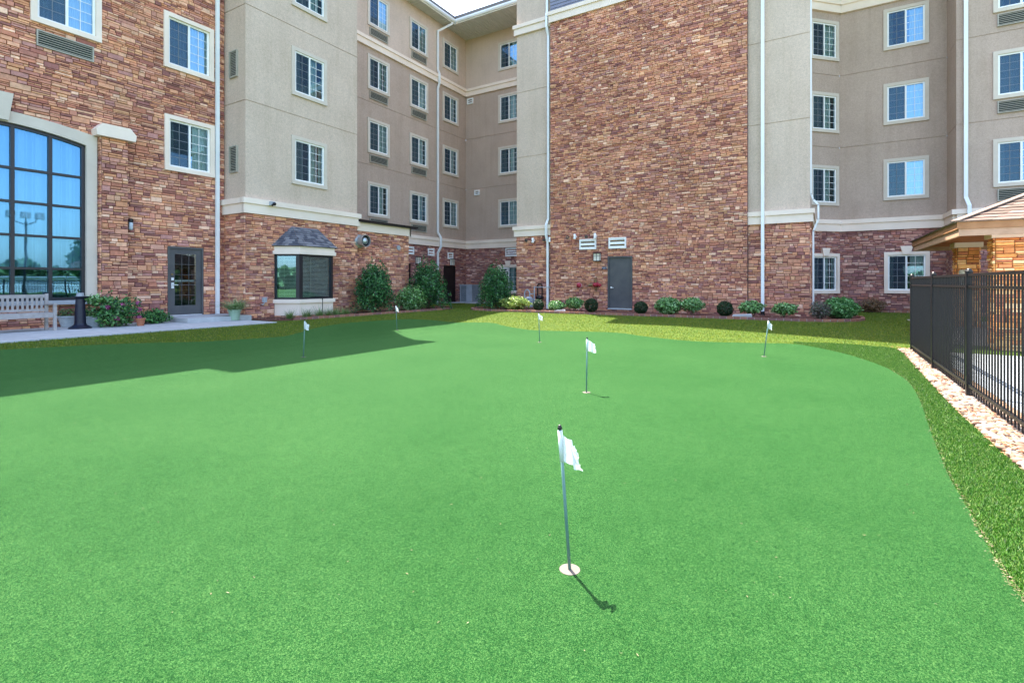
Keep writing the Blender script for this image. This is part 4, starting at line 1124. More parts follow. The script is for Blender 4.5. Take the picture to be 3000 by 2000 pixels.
# fire fittings
p = hy(1698, 836, EY); t = thing('fire_bell', 'round red alarm bell on the tower wall', 'alarm bell', (p.x, EY - .04, p.z))
mb = MB(); mb.lathe((0, 0, 0), (0, -1, 0), [(.125, 0), (.125, .012)], 24); mb.build('back_plate', M_noisy('pink_plate', (.5, .25, .28, 1), (.6, .3, .33, 1), 5), t)
mb = MB(); mb.lathe((0, -.012, 0), (0, -1, 0), [(.105, 0), (.10, .05), (.07, .085), (.02, .10), (0, .10)], 24); mb.build('dome', RED, t, True)
p = hy(1748, 834, EY); t = thing('fire_hose_connection', 'dark red twin inlet fire connection left of the grey door', 'hydrant', (p.x, EY - .04, p.z))
mb = MB(); mb.lathe((0, 0, 0), (0, -1, 0), [(.12, 0), (.12, .02), (.09, .03), (.085, .20), (.05, .25), (0, .26)], 22); mb.build('body', RED, t, True)
for sx in (-1, 1):
    mb = MB(); mb.lathe((sx * .05, -.12, 0), (sx, -.35, -.1), [(.045, 0), (.045, .13), (.065, .13), (.065, .2), (.05, .21), (.05, .24), (0, .245)], 16); mb.build('inlet', RED if sx > 0 else BRASS, t, False)
mb = MB(); mb.tube([(0, -.08, .05), (-.01, -.08, .2)], .045, 12); mb.tube([(-.01, -.08, .2), (-.01, -.08, .26)], .03, 10); mb.tube([(.03, -.1, -.06), (.02, -.08, -.24)], .03, 10); mb.tube([(.02, -.06, -.24), (.02, -.06, -.3)], .015, 8); mb.build('valve', BRASS, t)
# gas meter
p = hy(1535, 900, 19.9); t = thing('gas_meter', 'grey blue gas meter and piping behind the yellow green shrub', 'gas meter', (p.x, 20.0, .3))
mb = MB(); mb.box(LOC, -.02, .40, .12, .50, -.1, .12, ins=0); mb.lathe((.19, 0, .5), (0, 0, 1), [(.18, 0), (.12, .06), (.05, .08)], 16); mb.build('body', GREYM, t)
mb = MB(); mb.lathe((-.3, -.05, .35), (0, -1, 0), [(.18, -.04), (.2, 0), (.2, .03), (.1, .07), (0, .08)], 20); mb.build('regulator', GREYM, t)
mb = MB(); mb.tube([(-.02, 0, .3), (-.02, 0, .75), (.03, 0, .86), (.11, 0, .9), (.19, 0, .86), (.24, 0, .75), (.24, 0, .45)], .025, 8); mb.tube([(.46, .02, .2), (.46, .02, 1.05)], .022, 8); mb.tube([(.46, .1, 1.0), (1.25, .3, 1.0)], .016, 8); mb.tube([(.24, 0, .7), (.46, .02, .7)], .02, 8)
mb.build('piping', GREYM, t)
p = hy(1580, 870, 20.3); t = thing('pipe_valve', 'dark pipe loop with a shutoff valve on the narrow stone wall', 'pipe', (p.x, 20.32, 0))
mb = MB(); mb.tube([(-.1, 0, p.z - .35), (-.1, 0, p.z + .52), (-.06, 0, p.z + .58), (.1, 0, p.z + .58), (.13, 0, p.z + .52), (.13, 0, p.z + .0)], .03, 10); mb.tube([(.1, 0, p.z + .1), (.1, 0, .3)], .018, 8); mb.build('pipe', BROWND, t)
mb = MB(); mb.lathe((-.02, -.02, p.z - .02), (1, 0, 0), [(.08, -.12), (.1, -.05), (.1, .05), (.06, .12), (.07, .2)], 14); mb.build('valve', DARKM, t)
# condenser
t = thing('air_conditioner', 'blue grey outdoor air conditioner unit on a slab in the recessed corner', 'air conditioner', (0, 0, 0))
a = hy(1348, 860, 23.9); b = hy(1379, 860, 23.9); zt, zb = .36 + 1.02, .38
cxn = a.x + .42; cyn = 23.9 + .42
t.location = (cxn, cyn, .37)
mb = MB(); h_ = 1.02; r_ = .43
mb.box(LOC, -r_, r_, 0, .06, -r_, r_); mb.box(LOC, -r_ - .01, r_ + .01, h_ - .07, h_, -r_ - .01, r_ + .01)
for sx in (-1, 1):
    for sy in (-1, 1): mb.box(LOC, min(sx * r_, sx * (r_ - .05)), max(sx * r_, sx * (r_ - .05)), .06, h_ - .07, min(sy * r_, sy * (r_ - .05)), max(sy * r_, sy * (r_ - .05)))
mb.box(LOC, .02, r_ - .05, .06, h_ - .07, r_ - .02, r_ - .002)
mb.build('cabinet', GREYM, t)
mb = MB()
for i in range(8): u = -r_ + .06 + i * .055; mb.box(LOC, u, u + .018, .06, h_ - .07, r_ - .025, r_ - .008)
for i in range(14): u = -r_ + .07 + i * .055; mb.box(W(0, 0, 0, 1), u, u + .018, .06, h_ - .07, r_ - .025, r_ - .008)
for i in range(9): z = .1 + i * .1; mb.box(LOC, -r_ + .05, .02, z, z + .008, r_ - .008, r_ - .004); mb.box(W(0, 0, 0, 1), -r_ + .05, r_ - .05, z, z + .008, r_ - .008, r_ - .004)
mb.build('guard', GREYM, t)
mb = MB(); mb.box(LOC, -r_ + .06, r_ - .06, .06, h_ - .08, -r_ + .06, r_ - .05); mb.build('coil', DARK, t)
mb = MB(); mb.box(LOC, cxn - 2.2, cxn + 1.4, .22, .37, -24.9, -23.1); struct(mb.build('equipment_slab', CONC), 'concrete slab under the air conditioner')

# ---------------------------------------------------------------- beds, edging
flat = lambda x, y: H(x, y)
BL_ = [p for p in BEDL]; sheet('mulch_bed', BEDL, .02, MULCH, .5, .05, label='reddish mulch bed along the left tower')
sheet('mulch_bed', BEDR, .02, MULCH, .5, .05, label='reddish mulch bed along the stone tower')
for poly in (BEDL, BEDR):
    P = scatter(poly, 5000, .025)
    litter('mulch_chips', P, .012, .03, [(.16, .06, .045), (.24, .10, .075), (.10, .04, .03), (.34, .2, .15)], 'loose bark chips on the bed', .3, .8)
def edging(path, name, label, closed=False):
    mb = MB(); P = smoothpath([Vector(p) for p in path], 8); acc = 0; rg = random.Random(4)
    L = 0; pts = []
    step = .205; cur = Vector(P[0]); i = 1; pts.append(cur)
    while i < len(P):
        nx_ = Vector(P[i]); d = (nx_ - cur).length
        if d >= step: cur = cur + (nx_ - cur) * step / d; pts.append(cur)
        else: i += 1; 
        if i < len(P) and (Vector(P[i]) - cur).length < step: i += 1
    for a, b in zip(pts[:-1], pts[1:]):
        d = (b - a).normalized(); m_ = (a + b) / 2; z = H(m_.x, m_.y)
        c = rg.choice([(.30, .13, .09), (.26, .12, .10), (.36, .17, .11), (.24, .12, .11)]); 
        w_ = W(a.x, a.y, d.x, d.y); L_ = (b - a).length
        mb.box(w_, .004, L_ - .012, z - .06, z + .085 + rg.uniform(-.006, .006), -.05, .05, 0, c)
        mb.box(w_, L_ - .011, L_ + .003, z - .06, z + .078, -.045, .046, 0, (.42, .36, .32))
    return struct(mb.build(name, BRICK), label)
edging([(-13.78, 9.9), (-13.72, 10.4), (-13.68, 12), (-13.66, 14), (-13.62, 16), (-13.7, 17.3), (-14.1, 18.1), (-14.7, 18.5), (-15.3, 18.4)], 'brick_edging', 'brown brick edging round the left mulch bed')
edging([(-12.3, 19.9), (-12.95, 19.0), (-13.05, 18.3), (-12.75, 17.85), (-12, 17.7), (-9, 17.72), (-6, 17.8), (-3, 17.85), (-.9, 17.85), (.1, 18.0), (.75, 18.45), (1.08, 19.2), (1.05, 20.4), (.6, 21.3), (-.1, 21.7)], 'brick_edging', 'brown brick edging round the tower mulch bed')
edging([(.8, 24.9), (2.5, 25.0), (4.0, 25.0)], 'brick_edging', 'brick edging at the foot of the far bay')
# splash blocks
def splash(x, y, rz, label, sc_=1):
    mb = MB(); k = 0
    P = [(-.16, -.3), (.16, -.3), (.24, .35), (-.24, .35)]
    mb.v = [(x_, y_, 0) for x_, y_ in P] + [(x_, y_, .09 if y_ < 0 else .05) for x_, y_ in P]
    for f_ in ((4, 5, 6, 7), (0, 1, 5, 4), (1, 2, 6, 5), (2, 3, 7, 6), (3, 0, 4, 7)): mb.f.append(f_); mb.m.append(0); mb.c.append(None)
    for sx in (-1, 1): mb.bar((sx * .17, -.28, .1), (sx * .22, .33, .07), .04, .05)
    o = mb.build('splash_block', CONC); o.location = (x, y, H(x, y) + .05); o.rotation_euler = (0, 0, rz)
    o.scale = (sc_,) * 3
    return tag(o, label, 'splash block', 'pale concrete splash blocks')
p = hy(2176, 932, 18.15); splash(p.x, p.y, R(95), 'pale concrete splash block left of the black drain boot', .9)
p = hy(1642, 915, 18.1); splash(p.x, p.y, R(100), 'pale concrete splash block at the foot of the tower shrubs', .6)

# ---------------------------------------------------------------- plants
def leaves(C, Rx, n, size, cols, name, parent, shape='ball', seed=0, asp=.5, lump=.18, hollow=.45, mat=None, squash=1.0):
    rg = np.random.default_rng(seed + 100)
    u = rg.normal(size=(n, 3)); u /= np.linalg.norm(u, axis=1)[:, None]
    r = rg.uniform(hollow ** 3, 1, n) ** (1 / 3)
    az = np.arctan2(u[:, 1], u[:, 0])
    k1, k2, k3 = rg.uniform(0, 6, 3)
    f = 1 + lump * np.sin(3 * az + k1) * np.cos(4 * u[:, 2] + k2) + lump * .8 * np.sin(7 * az + 5 * u[:, 2] * 2 + k3) + lump * .5 * np.sin(13 * az + k2) * np.sin(9 * u[:, 2] + k1)
    P = u * (r * f)[:, None]
    if shape == 'cone':
        zt = (P[:, 2] + 1) / 2
        wdt = np.clip(1.1 - .72 * np.clip(zt, 0, 1.1) ** 2.4, .1, 1.2)
        m = np.sqrt(P[:, 0] ** 2 + P[:, 1] ** 2) + 1e-6
        rr = np.clip(m / np.sqrt(np.clip(1 - np.clip(P[:, 2], -.999, .999) ** 2, .02, 1)), 0, 1.25)
        P[:, 0] = P[:, 0] / m * rr * wdt; P[:, 1] = P[:, 1] / m * rr * wdt
    P = P * np.array(Rx)[None] + np.array(C)[None]
    nrm = u * .8 + rg.normal(size=(n, 3)) * .7; nrm /= np.linalg.norm(nrm, axis=1)[:, None]
    t = np.cross(nrm, rg.normal(size=(n, 3))); t /= np.linalg.norm(t, axis=1)[:, None]; b = np.cross(nrm, t)
    s = size * 1.2 * rg.uniform(.6, 1.3, n)[:, None]
    V = np.stack([P - t * s, P - b * s * asp + nrm * s * .1, P + t * s, P + b * s * asp + nrm * s * .1], 1)
    ci = rg.integers(0, len(cols), n); cc = np.array(cols)[ci] * rg.uniform(.7, 1.3, (n, 1))
    V[:, :, 2] = np.maximum(V[:, :, 2], .02)
    return fastmesh(name, V.reshape(-1, 3), np.arange(4 * n).reshape(-1, 4), cc, mat or LEAF2, parent)
def stems(h, n, r, spread, parent, seed=0, r0=.012, z0=0):
    rg = random.Random(seed); mb = MB()
    for i in range(n):
        a = rg.uniform(0, 6.28); p = Vector((rg.uniform(-.04, .04), rg.uniform(-.04, .04), z0)); pts = [p]
        for k in range(4):
            p = p + Vector((math.cos(a) * spread / 4, math.sin(a) * spread / 4, h / 4)) + Vector((rg.uniform(-.02, .02), rg.uniform(-.02, .02), 0)); pts.append(p)
        mb.tube(pts, r0, 6, r2=r0 * .4)
    return mb.build('trunk', BARK, parent)
G_H = [(.03, .13, .035), (.05, .20, .05), (.018, .07, .025), (.12, .33, .10), (.045, .10, .04)]
G_L = [(.12, .30, .07), (.18, .40, .11), (.07, .18, .045), (.28, .50, .18), (.36, .56, .28), (.05, .12, .03)]
G_Y = [(.20, .30, .05), (.28, .38, .08), (.13, .22, .04), (.36, .42, .12)]
G_D = [(.012, .045, .012), (.018, .06, .016), (.01, .035, .01), (.025, .075, .02)]
def shrub(name, label, cat, pos, rx, h, n, size, cols, shape='ball', seed=0, group=None, z0=.0, lump=.18, stem=5, asp=.5, hollow=.45):
    x, y = pos; t = thing(name, label, cat, (x, y, H(x, y) + .02), 0, group)
    stems(h * .6, stem, 0, rx * .5, t, seed)
    leaves((0, 0, z0 + (h - z0) / 2), (rx, rx, (h - z0) / 2), n, size, cols, 'crown', t, shape, seed, asp, lump, hollow)
    return t
def from_px(l, r, top, base, plane, axis_='y'):
    c = (l + r) / 2
    p = hy(c, base, plane) if axis_ == 'y' else hx(c, base, plane)
    dz = -ST * p.x + CT * p.y
    return (p.x, p.y), (r - l) / 2 * dz / FPX, p, dz
def pxshrub(name, label, cat, l, r, top, plane, axis_, n, size, cols, shape='ball', seed=0, group=None, z0f=0, lump=.18, stem=5, asp=.5, hollow=.45):
    pos, rx, p, dz = from_px(l, r, top, 900, plane, axis_)
    zt = EYE + (HOR - top) * dz / FPX; h = zt - H(*pos) - .02
    return shrub(name, label, cat, pos, rx / (1 + lump * .6), h / (1 + lump * .3), n, size, cols, shape, seed, group, h * z0f, lump, stem, asp, hollow)
hgp = 'holly bushes against the walls'
pxshrub('holly_bush', 'tall dark holly bush at the corner of the low stone block beside the bay window', 'bush', 1040, 1156, 766, -14.45, 'x', 9000, .036, G_H, 'cone', 1, hgp)
pxshrub('holly_bush', 'dark holly bush in front of the inner corner downspout', 'bush', 1194, 1312, 762, -14.6, 'x', 9000, .04, G_H, 'cone', 2, hgp, lump=.25)
pxshrub('holly_bush', 'dark holly bush right of the air conditioner', 'bush', 1402, 1506, 774, 19.0, 'y', 8500, .038, G_H, 'cone', 3, hgp, lump=.22)
pxshrub('green_shrub', 'bright green leafy shrub between the two left holly bushes', 'shrub', 1160, 1246, 838, -14.2, 'x', 5000, .036, G_L, 'ball', 4, 'leafy shrubs', lump=.22)
pxshrub('green_shrub', 'yellow green spreading shrub in front of the gas meter', 'shrub', 1464, 1556, 868, 18.5, 'y', 4600, .036, G_Y, 'ball', 5, 'leafy shrubs', lump=.22, z0f=.1)
sg = 'leafy shrubs'; bg = 'clipped dark round shrubs'
pxshrub('green_shrub', 'light green shrub at the foot of the tower downspout', 'shrub', 1604, 1656, 880, 18.6, 'y', 3000, .034, G_L, 'ball', 6, sg, lump=.15, z0f=.12)
pxshrub('green_shrub', 'light green shrub below the red alarm bell', 'shrub', 1654, 1710, 870, 18.7, 'y', 3000, .034, G_L, 'ball', 7, sg, z0f=.25)
pxshrub('green_shrub', 'largest light green shrub just right of the tower door', 'shrub', 1918, 1998, 870, 18.7, 'y', 4400, .036, G_L, 'ball', 8, sg, lump=.1, z0f=.05)
pxshrub('green_shrub', 'light green shrub with bare low stems in the middle of the tower bed', 'shrub', 1994, 2062, 870, 18.8, 'y', 3400, .034, G_L, 'ball', 9, sg, z0f=.25)
pxshrub('green_shrub', 'light green shrub immediately left of the white downspout and black boot', 'shrub', 2166, 2236, 880, 18.8, 'y', 3200, .034, G_L, 'ball', 10, sg, z0f=.28)
pxshrub('green_shrub', 'small open green shrub right of the white downspout and black boot', 'shrub', 2266, 2332, 886, 18.8, 'y', 2600, .036, G_L, 'ball', 11, sg, z0f=.28, lump=.28)
pxshrub('round_shrub', 'clipped dark round shrub in front of the narrow stone wall', 'shrub', 1561, 1594, 876, 18.6, 'y', 3400, .018, G_D, 'ball', 12, bg, lump=.03, stem=2, hollow=.75)
pxshrub('round_shrub', 'clipped dark round shrub left of the grey tower door', 'shrub', 1712, 1753, 873, 18.8, 'y', 4000, .018, G_D, 'ball', 13, bg, lump=.03, stem=2, hollow=.75)
pxshrub('round_shrub', 'clipped dark round shrub right of the grey tower door', 'shrub', 1857, 1898, 882, 18.6, 'y', 4000, .018, G_D, 'ball', 14, bg, lump=.03, stem=2, hollow=.75)
pxshrub('round_shrub', 'clipped dark round shrub near the right end of the stone tower', 'shrub', 2101, 2147, 881, 18.7, 'y', 4200, .018, G_D, 'ball', 15, bg, lump=.04, stem=2, hollow=.75)
pxshrub('spirea_shrub', 'dusty grey purple twiggy shrub at the tower corner', 'shrub', 2374, 2430, 880, 18.9, 'y', 3400, .022, [(.12, .11, .10), (.10, .15, .09), (.20, .14, .13), (.15, .18, .12)], 'ball', 16, sg, lump=.25, z0f=.05, hollow=.2)
pxshrub('green_shrub', 'dense bright green shrub at the rounded end of the mulch bed', 'shrub', 2418, 2512, 870, 19.6, 'y', 5600, .036, [(.08, .25, .06), (.12, .34, .10), (.05, .16, .04), (.2, .42, .16)], 'ball', 17, sg, lump=.12)
pxshrub('barberry_shrub', 'rusty brown sparse shrub under the far bay window', 'shrub', 2520, 2590, 872, 24.6, 'y', 2600, .03, [(.26, .14, .07), (.20, .10, .06), (.18, .16, .08), (.34, .2, .1)], 'ball', 18, sg, lump=.3, hollow=.2)
# liriope clumps under bay
def clump(name, label, x, y, n, L, cols, group=None, z=None, parent=None, seed=0, rad=.05, wid=.012, cat='ornamental grass', zk=1):
    rg = np.random.default_rng(seed + 9)
    if parent is None:
        o = thing(name, label, cat, (x, y, H(x, y) + .02 if z is None else z), 0, group)
    V = []; F = []; C = []
    for i in range(n):
        a = rg.uniform(0, 6.28); e = rg.uniform(.15, 1.25); l = L * rg.uniform(.6, 1.1); w_ = wid * rg.uniform(.7, 1.2)
        p = np.array([rg.normal(0, rad), rg.normal(0, rad), 0.]); c = np.array(cols[rg.integers(len(cols))]) * rg.uniform(.8, 1.2)
        d = np.array([math.cos(a), math.sin(a)]); sd_ = np.array([-d[1], d[0], 0]) * w_ / 2; k = len(V); seg = 4
        for j in range(seg + 1):
            t = j / seg; rr = l * t * math.sin(.25 + e * .8); zz_ = l * (t * math.cos(.15 + e * .5) * 1.05 - .62 * t * t * math.sin(.2 + e * .9))
            q_ = p + np.array([d[0] * rr, d[1] * rr, max(zz_ * zk, -.1)]); f_ = 1 - t * .85
            V += [q_ - sd_ * f_, q_ + sd_ * f_]
        for j in range(seg): F.append((k + 2 * j, k + 2 * j + 1, k + 2 * j + 3, k + 2 * j + 2)); C.append(c)
    return fastmesh('blades' if parent is None else 'foliage', np.array(V), np.array(F), np.array(C), LEAF2, parent or o)
gc = [(.12, .24, .05), (.18, .32, .08), (.30, .42, .16), (.08, .16, .04)]
lir = [(850, 'leftmost tuft of grassy liriope under the bay window, standing alone'), (901, 'grassy liriope tuft second from the left under the bay window'), (935, 'grassy liriope tuft in the middle of the row under the bay window'),
       (963, 'grassy liriope tuft third from the right under the bay window'), (987, 'grassy liriope tuft second from the right by the bay corner'), (1013, 'rightmost grassy liriope tuft beside the tall holly bush')]
for i, (px, lb) in enumerate(lir):
    p = hx(px, 925, -14.2); clump('liriope_tuft', lb, p.x, p.y, 170, .46 if i != 2 else .54, gc, 'grassy tufts under the bay window', seed=i)
p = hx(942, 900, -14.5); mb = MB(); mb.tube([(-14.45, p.y, .3), (-14.45, p.y, .93)], .012, 8); mb.lathe((-14.45, p.y, .93), (0, 0, 1), [(.02, 0), (.02, .03)], 8)
tag(mb.build('irrigation_riser', DARKM), 'thin dark riser pipe in front of the bay window sill', 'pipe')

# ---------------------------------------------------------------- left terrace things
WZ = .38
# bench
t = thing('garden_bench', 'weathered slatted wooden bench under the arched window', 'bench', (-15.65, 3.95, WZ))
BL2 = .80
def bx_(mb, x0, x1, y0, y1, z0, z1): mb.box(W(0, 0, 1, 0), x0, x1, z0, z1, -y1, -y0)
mb = MB()
for i in range(5): x = -.22 + i * .098; bx_(mb, x, x + .085, -BL2 + .03, BL2 - .03, .40, .42)
bx_(mb, .235, .26, -BL2 + .06, BL2 - .06, .31, .40); bx_(mb, -.26, -.235, -BL2 + .06, BL2 - .06, .31, .40)
mb.build('seat', TEAK, t)
mb = MB(); bx_(mb, -.29, -.26, -BL2 + .06, BL2 - .06, .76, .84); bx_(mb, -.29, -.26, -BL2 + .06, BL2 - .06, .44, .50)
nn = 17
for i in range(nn): y = -BL2 + .1 + (2 * BL2 - .24) * i / (nn - 1); bx_(mb, -.282, -.268, y, y + .045, .50, .76)
mb.build('backrest', TEAK, t)
for sy in (-1, 1):
    y0 = sy * BL2 - (.06 if sy > 0 else 0)
    mb = MB(); bx_(mb, -.30, -.24, y0, y0 + .06, 0, .86); mb.build('leg', TEAK, t)
    mb = MB(); bx_(mb, .22, .28, y0, y0 + .06, 0, .60); bx_(mb, .16, .22, y0 + .015, y0 + .045, .30, .40); mb.build('leg', TEAK, t)
    mb = MB(); bx_(mb, -.29, .32, y0 - .01, y0 + .07, .60, .63); mb.build('armrest', TEAK, t)
# ash urn
p = hz(235, 962, WZ); t = thing('ash_urn', 'tall navy black smoking urn with a flared base right of the bench', 'ash urn', (p.x, p.y, WZ))
mb = MB(); mb.lathe((0, 0, 0), (0, 0, 1), [(.23, 0), (.23, .025), (.21, .04), (.13, .09), (.115, .13), (.105, .4), (.09, .72), (.10, .735), (.155, .765), (.165, .775), (.165, .785), (.05, .79)], 32); mb.build('body', NAVY, t)
mb = MB(); mb.lathe((0, 0, .785), (0, 0, 1), [(.085, 0), (.085, .02), (.075, .02), (.075, .075), (.06, .085), (0, .085)], 20); mb.build('cap', GREYM, t)
# planters
def bowl(pos, label, rad=.24, h=.28):
    t = thing('bowl_planter', label, 'planter', (*pos, WZ), 0, 'pale plaster bowl planters'); mb = MB()
    mb.lathe((0, 0, 0), (0, 0, 1), [(rad * .68, 0), (rad * .72, .03), (rad * .85, h * .5), (rad * .97, h * .86), (rad * 1.05, h * .88), (rad * 1.05, h), (rad * .92, h), (rad * .9, h - .04), (0, h - .04)], 28)
    mb.build('bowl', PLASTER, t); return t
q1 = hz(206, 957, WZ); q2 = hz(268, 957, WZ)
a = bowl((q1.x - .05, q1.y), 'pale plaster bowl planter between the bench and the smoking urn'); b = bowl((q2.x, q2.y), 'pale plaster bowl planter right of the smoking urn')
FL = [(.10, .22, .06), (.14, .28, .08), (.30, .30, .10), (.24, .07, .07), (.07, .15, .05), (.20, .12, .12)]
for tt, s_, lb in ((a, 41, 'low mixed green plants growing in the planter behind the bench arm'), (b, 42, 'red and yellow tinged plants growing in the planter right of the urn')):
    n_ = thing('bedding_plant', lb, 'plant', (tt.location.x, tt.location.y, WZ + .22), 0, 'plants in the bowl planters')
    leaves((0, 0, .1), (.24, .24, .14), 900, .026, FL, 'foliage', n_, 'ball', s_, lump=.2, hollow=.1)
t = thing('lantana_bush', 'pink flowering leafy bush spilling beside the stone pilaster', 'bush', (-15.55, 5.98, WZ))
leaves((0, 0, .36), (.50, .46, .38), 3400, .034, G_L[:3] + G_H, 'foliage', t, 'ball', 44, lump=.42, hollow=.1); stems(.5, 7, 0, .35, t, 5)
leaves((.02, -.42, .70), (.13, .34, .10), 420, .036, G_L, 'foliage', t, 'ball', 45, lump=.3, hollow=0)
for k, (fx, fy, fz) in enumerate(((.2, .42, .58), (.3, .40, .42), (.38, .36, .22), (.35, -.1, .22), (.3, .05, .55), (.2, -.25, .5))):
    leaves((fx, fy, fz), (.07, .07, .06), 90, .02, [(.48, .08, .24), (.36, .08, .26), (.55, .18, .32)], 'flower', t, 'ball', 50 + k, lump=.1, hollow=.2)
t = thing('clay_pot', 'small terracotta pot under the pink flowering bush', 'pot', (-15.15, 6.38, WZ)); mb = MB(); mb.lathe((0, 0, 0), (0, 0, 1), [(.07, 0), (.10, .16), (.115, .16), (.115, .2), (.09, .2), (.08, .17)], 18); mb.build('pot', TERRA, t)
t = thing('low_bush', 'low dark leafy plant left of the door step', 'plant', (-15.75, 6.95, WZ)); leaves((0, 0, .16), (.30, .36, .2), 2200, .03, G_H + G_L[:2], 'foliage', t, 'ball', 60, lump=.25, hollow=.1)
# spider plant pot
p = hz(690, 938, WZ); px_, py_ = p.x - .05, p.y
t = thing('flower_pot', 'pale green glazed pot at the tower corner', 'pot', (px_, py_, WZ)); mb = MB()
mb.lathe((0, 0, 0), (0, 0, 1), [(.12, 0), (.13, .02), (.165, .27), (.185, .27), (.185, .32), (.165, .32), (.155, .28), (0, .28)], 28); mb.build('pot', POTG, t, False)
t = thing('spider_plant', 'spiky striped spider plant in the pale green pot', 'plant', (px_, py_, WZ + .28))
clump('x', '', 0, 0, 420, .80, [(.16, .30, .08), (.30, .44, .18), (.45, .52, .30), (.12, .22, .06)], parent=t, seed=77, rad=.06, wid=.022, zk=.62)

# ---------------------------------------------------------------- putting flags
def pflag(base_px, top_px, label, seed, ang, big=False, fold=.5):
    b = hg(*base_px); z = H(b.x, b.y) + .014; dz = -ST * b.x + CT * b.y
    # lean from the photo: top lateral position at the same depth
    X = (top_px[0] - 1500) / FPX * dz; Xb = (base_px[0] - 1500) / FPX * dz
    hgt = .745; lean = Vector((CT * (X - Xb), ST * (X - Xb), hgt - .01))
    t = thing('putting_flag', label, 'golf flag', (b.x, b.y, z), 0, 'white practice flags on the green')
    mb = MB(); mb.lathe((0, 0, 0), (0, 0, 1), [(.054, .0015), (.05, .001), (.049, -.004), (.016, -.006), (0, -.006)], 28); mb.build('cup', CUPM, t)
    n_ = lean.normalized(); mb = MB(); mb.tube([Vector((0, 0, 0)), lean * .985], .0085 if big else .0095, 12); mb.build('pole', FLAGP, t, True)
    mb = MB(); mb.lathe(lean * .985, n_, [(.009, 0), (.012, .004), (.012, .014), (.008, .018), (.008, .024), (0, .028)], 12); mb.build('pole_cap', BLACKP, t)
    # cloth: hoist along the pole, hanging and folded
    rg = random.Random(seed); NU, NV = 22, 16; fl, fh = .19, .15
    dx = Vector((math.cos(ang), math.sin(ang), 0)); sd_ = Vector((-dx.y, dx.x, 0)); V = []
    for i in range(NU + 1):
        u = i / NU
        for j in range(NV + 1):
            v = j / NV
            top = lean * .975 - n_ * (fh * v)
            reach = .112 * u * (1 - .22 * (1 - v)) * (1.45 - fold * .8); drop = u * ((.03 + .06 * fold) * (1 - v) + .035 * v)
            wv = .022 * math.sin(u * 11 + v * 1.5 + seed) * u + .012 * math.sin(u * 21 - v * 4) * u
            p_ = top + dx * reach + sd_ * wv - Vector((0, 0, drop))
            if i == NU: p_ += Vector((rg.uniform(-.006, .006), rg.uniform(-.006, .006), rg.uniform(-.008, .008)))
            V.append(tuple(p_))
    F = [(i * (NV + 1) + j, (i + 1) * (NV + 1) + j, (i + 1) * (NV + 1) + j + 1, i * (NV + 1) + j + 1) for i in range(NU) for j in range(NV)]
    me = bpy.data.meshes.new('flag'); me.from_pydata(V, [], F); me.materials.append(FLAGW); me.polygons.foreach_set('use_smooth', [True] * len(F))
    o = bpy.data.objects.new('flag', me); COL.objects.link(o); o.parent = t
    mb = MB(); mb.tube([lean * .98, lean * .98 - n_ * (fh + .01)], .0125, 14); mb.build('sleeve', FLAGW, t, True)
    return t
pflag((1669, 1675), (1640, 1262), 'nearest white flag with its pale cup in the middle of the sunlit green', 1, R(-4), True, .55)
pflag((1718, 1152), (1720, 1000), 'second nearest white flag with a frayed drooping cloth, right of centre', 2, R(12), fold=.42)
pflag((889, 1048), (893, 944), 'white flag standing in the shade in front of the bay window', 3, R(0), fold=.55)
pflag((1581, 1004), (1578, 918), 'far white flag standing in the sun in front of the tower downspout', 4, R(5), fold=.55)
pflag((2238, 1046), (2252, 941), 'white flag on a right leaning pole near the far right edge of the green', 5, R(-15), fold=.85)
pflag((1163, 968), (1160, 893), 'farthest white flag on the narrow sunlit strip between the shadows', 6, R(30), fold=.85)

# ---------------------------------------------------------------- black fence
def fence(x0, ys_, hgt, z0, label, axis_='y', name='metal_fence', sp=.118):
    t = thing(name, label, 'fence', (x0, ys_[0], z0))
    rel = [y - ys_[0] for y in ys_]
    for y in rel:
        mb = MB(); bx_(mb, -.032, .032, y - .032, y + .032, -.05, hgt + .02); po = mb.build('post', BLACKM, t)
        mb = MB(); mb.lathe((0, y, hgt + .02), (0, 0, 1), [(.042, 0), (.042, .012), (.03, .02), (.03, .03), (.018, .042), (0, .046)], 12); mb.build('cap', BLACKM, po)
    for a, b in zip(rel[:-1], rel[1:]):
        a, b = min(a, b), max(a, b)
        mb = MB(); n_ = int((b - a - .064) / sp)
        for i in range(1, n_ + 1): y = a + .032 + (b - a - .064) * i / (n_ + 1); bx_(mb, -.008, .008, y - .008, y + .008, .05, hgt - .02)
        mb.build('picket_panel', BLACKM, t)
        for z in (hgt - .02, hgt - .17, .15):
            mb = MB(); bx_(mb, -.018, .018, a + .032, b - .032, z - .016, z + .016); mb.build('rail', BLACKM, t)
    return t
fence(FX, [13.58, 11.14, 8.70, 6.26, 3.82, 1.38], 1.59, .03, 'black picket pool fence running beside the putting green')
f2 = fence(12.5, [22, 19.6, 17.2, 14.8, 12.4, 10, 7.6, 5.2, 2.8, .4, -2], 1.25, 0, 'far side black picket fence of the pool yard seen mirrored in the arched window', sp=.14)

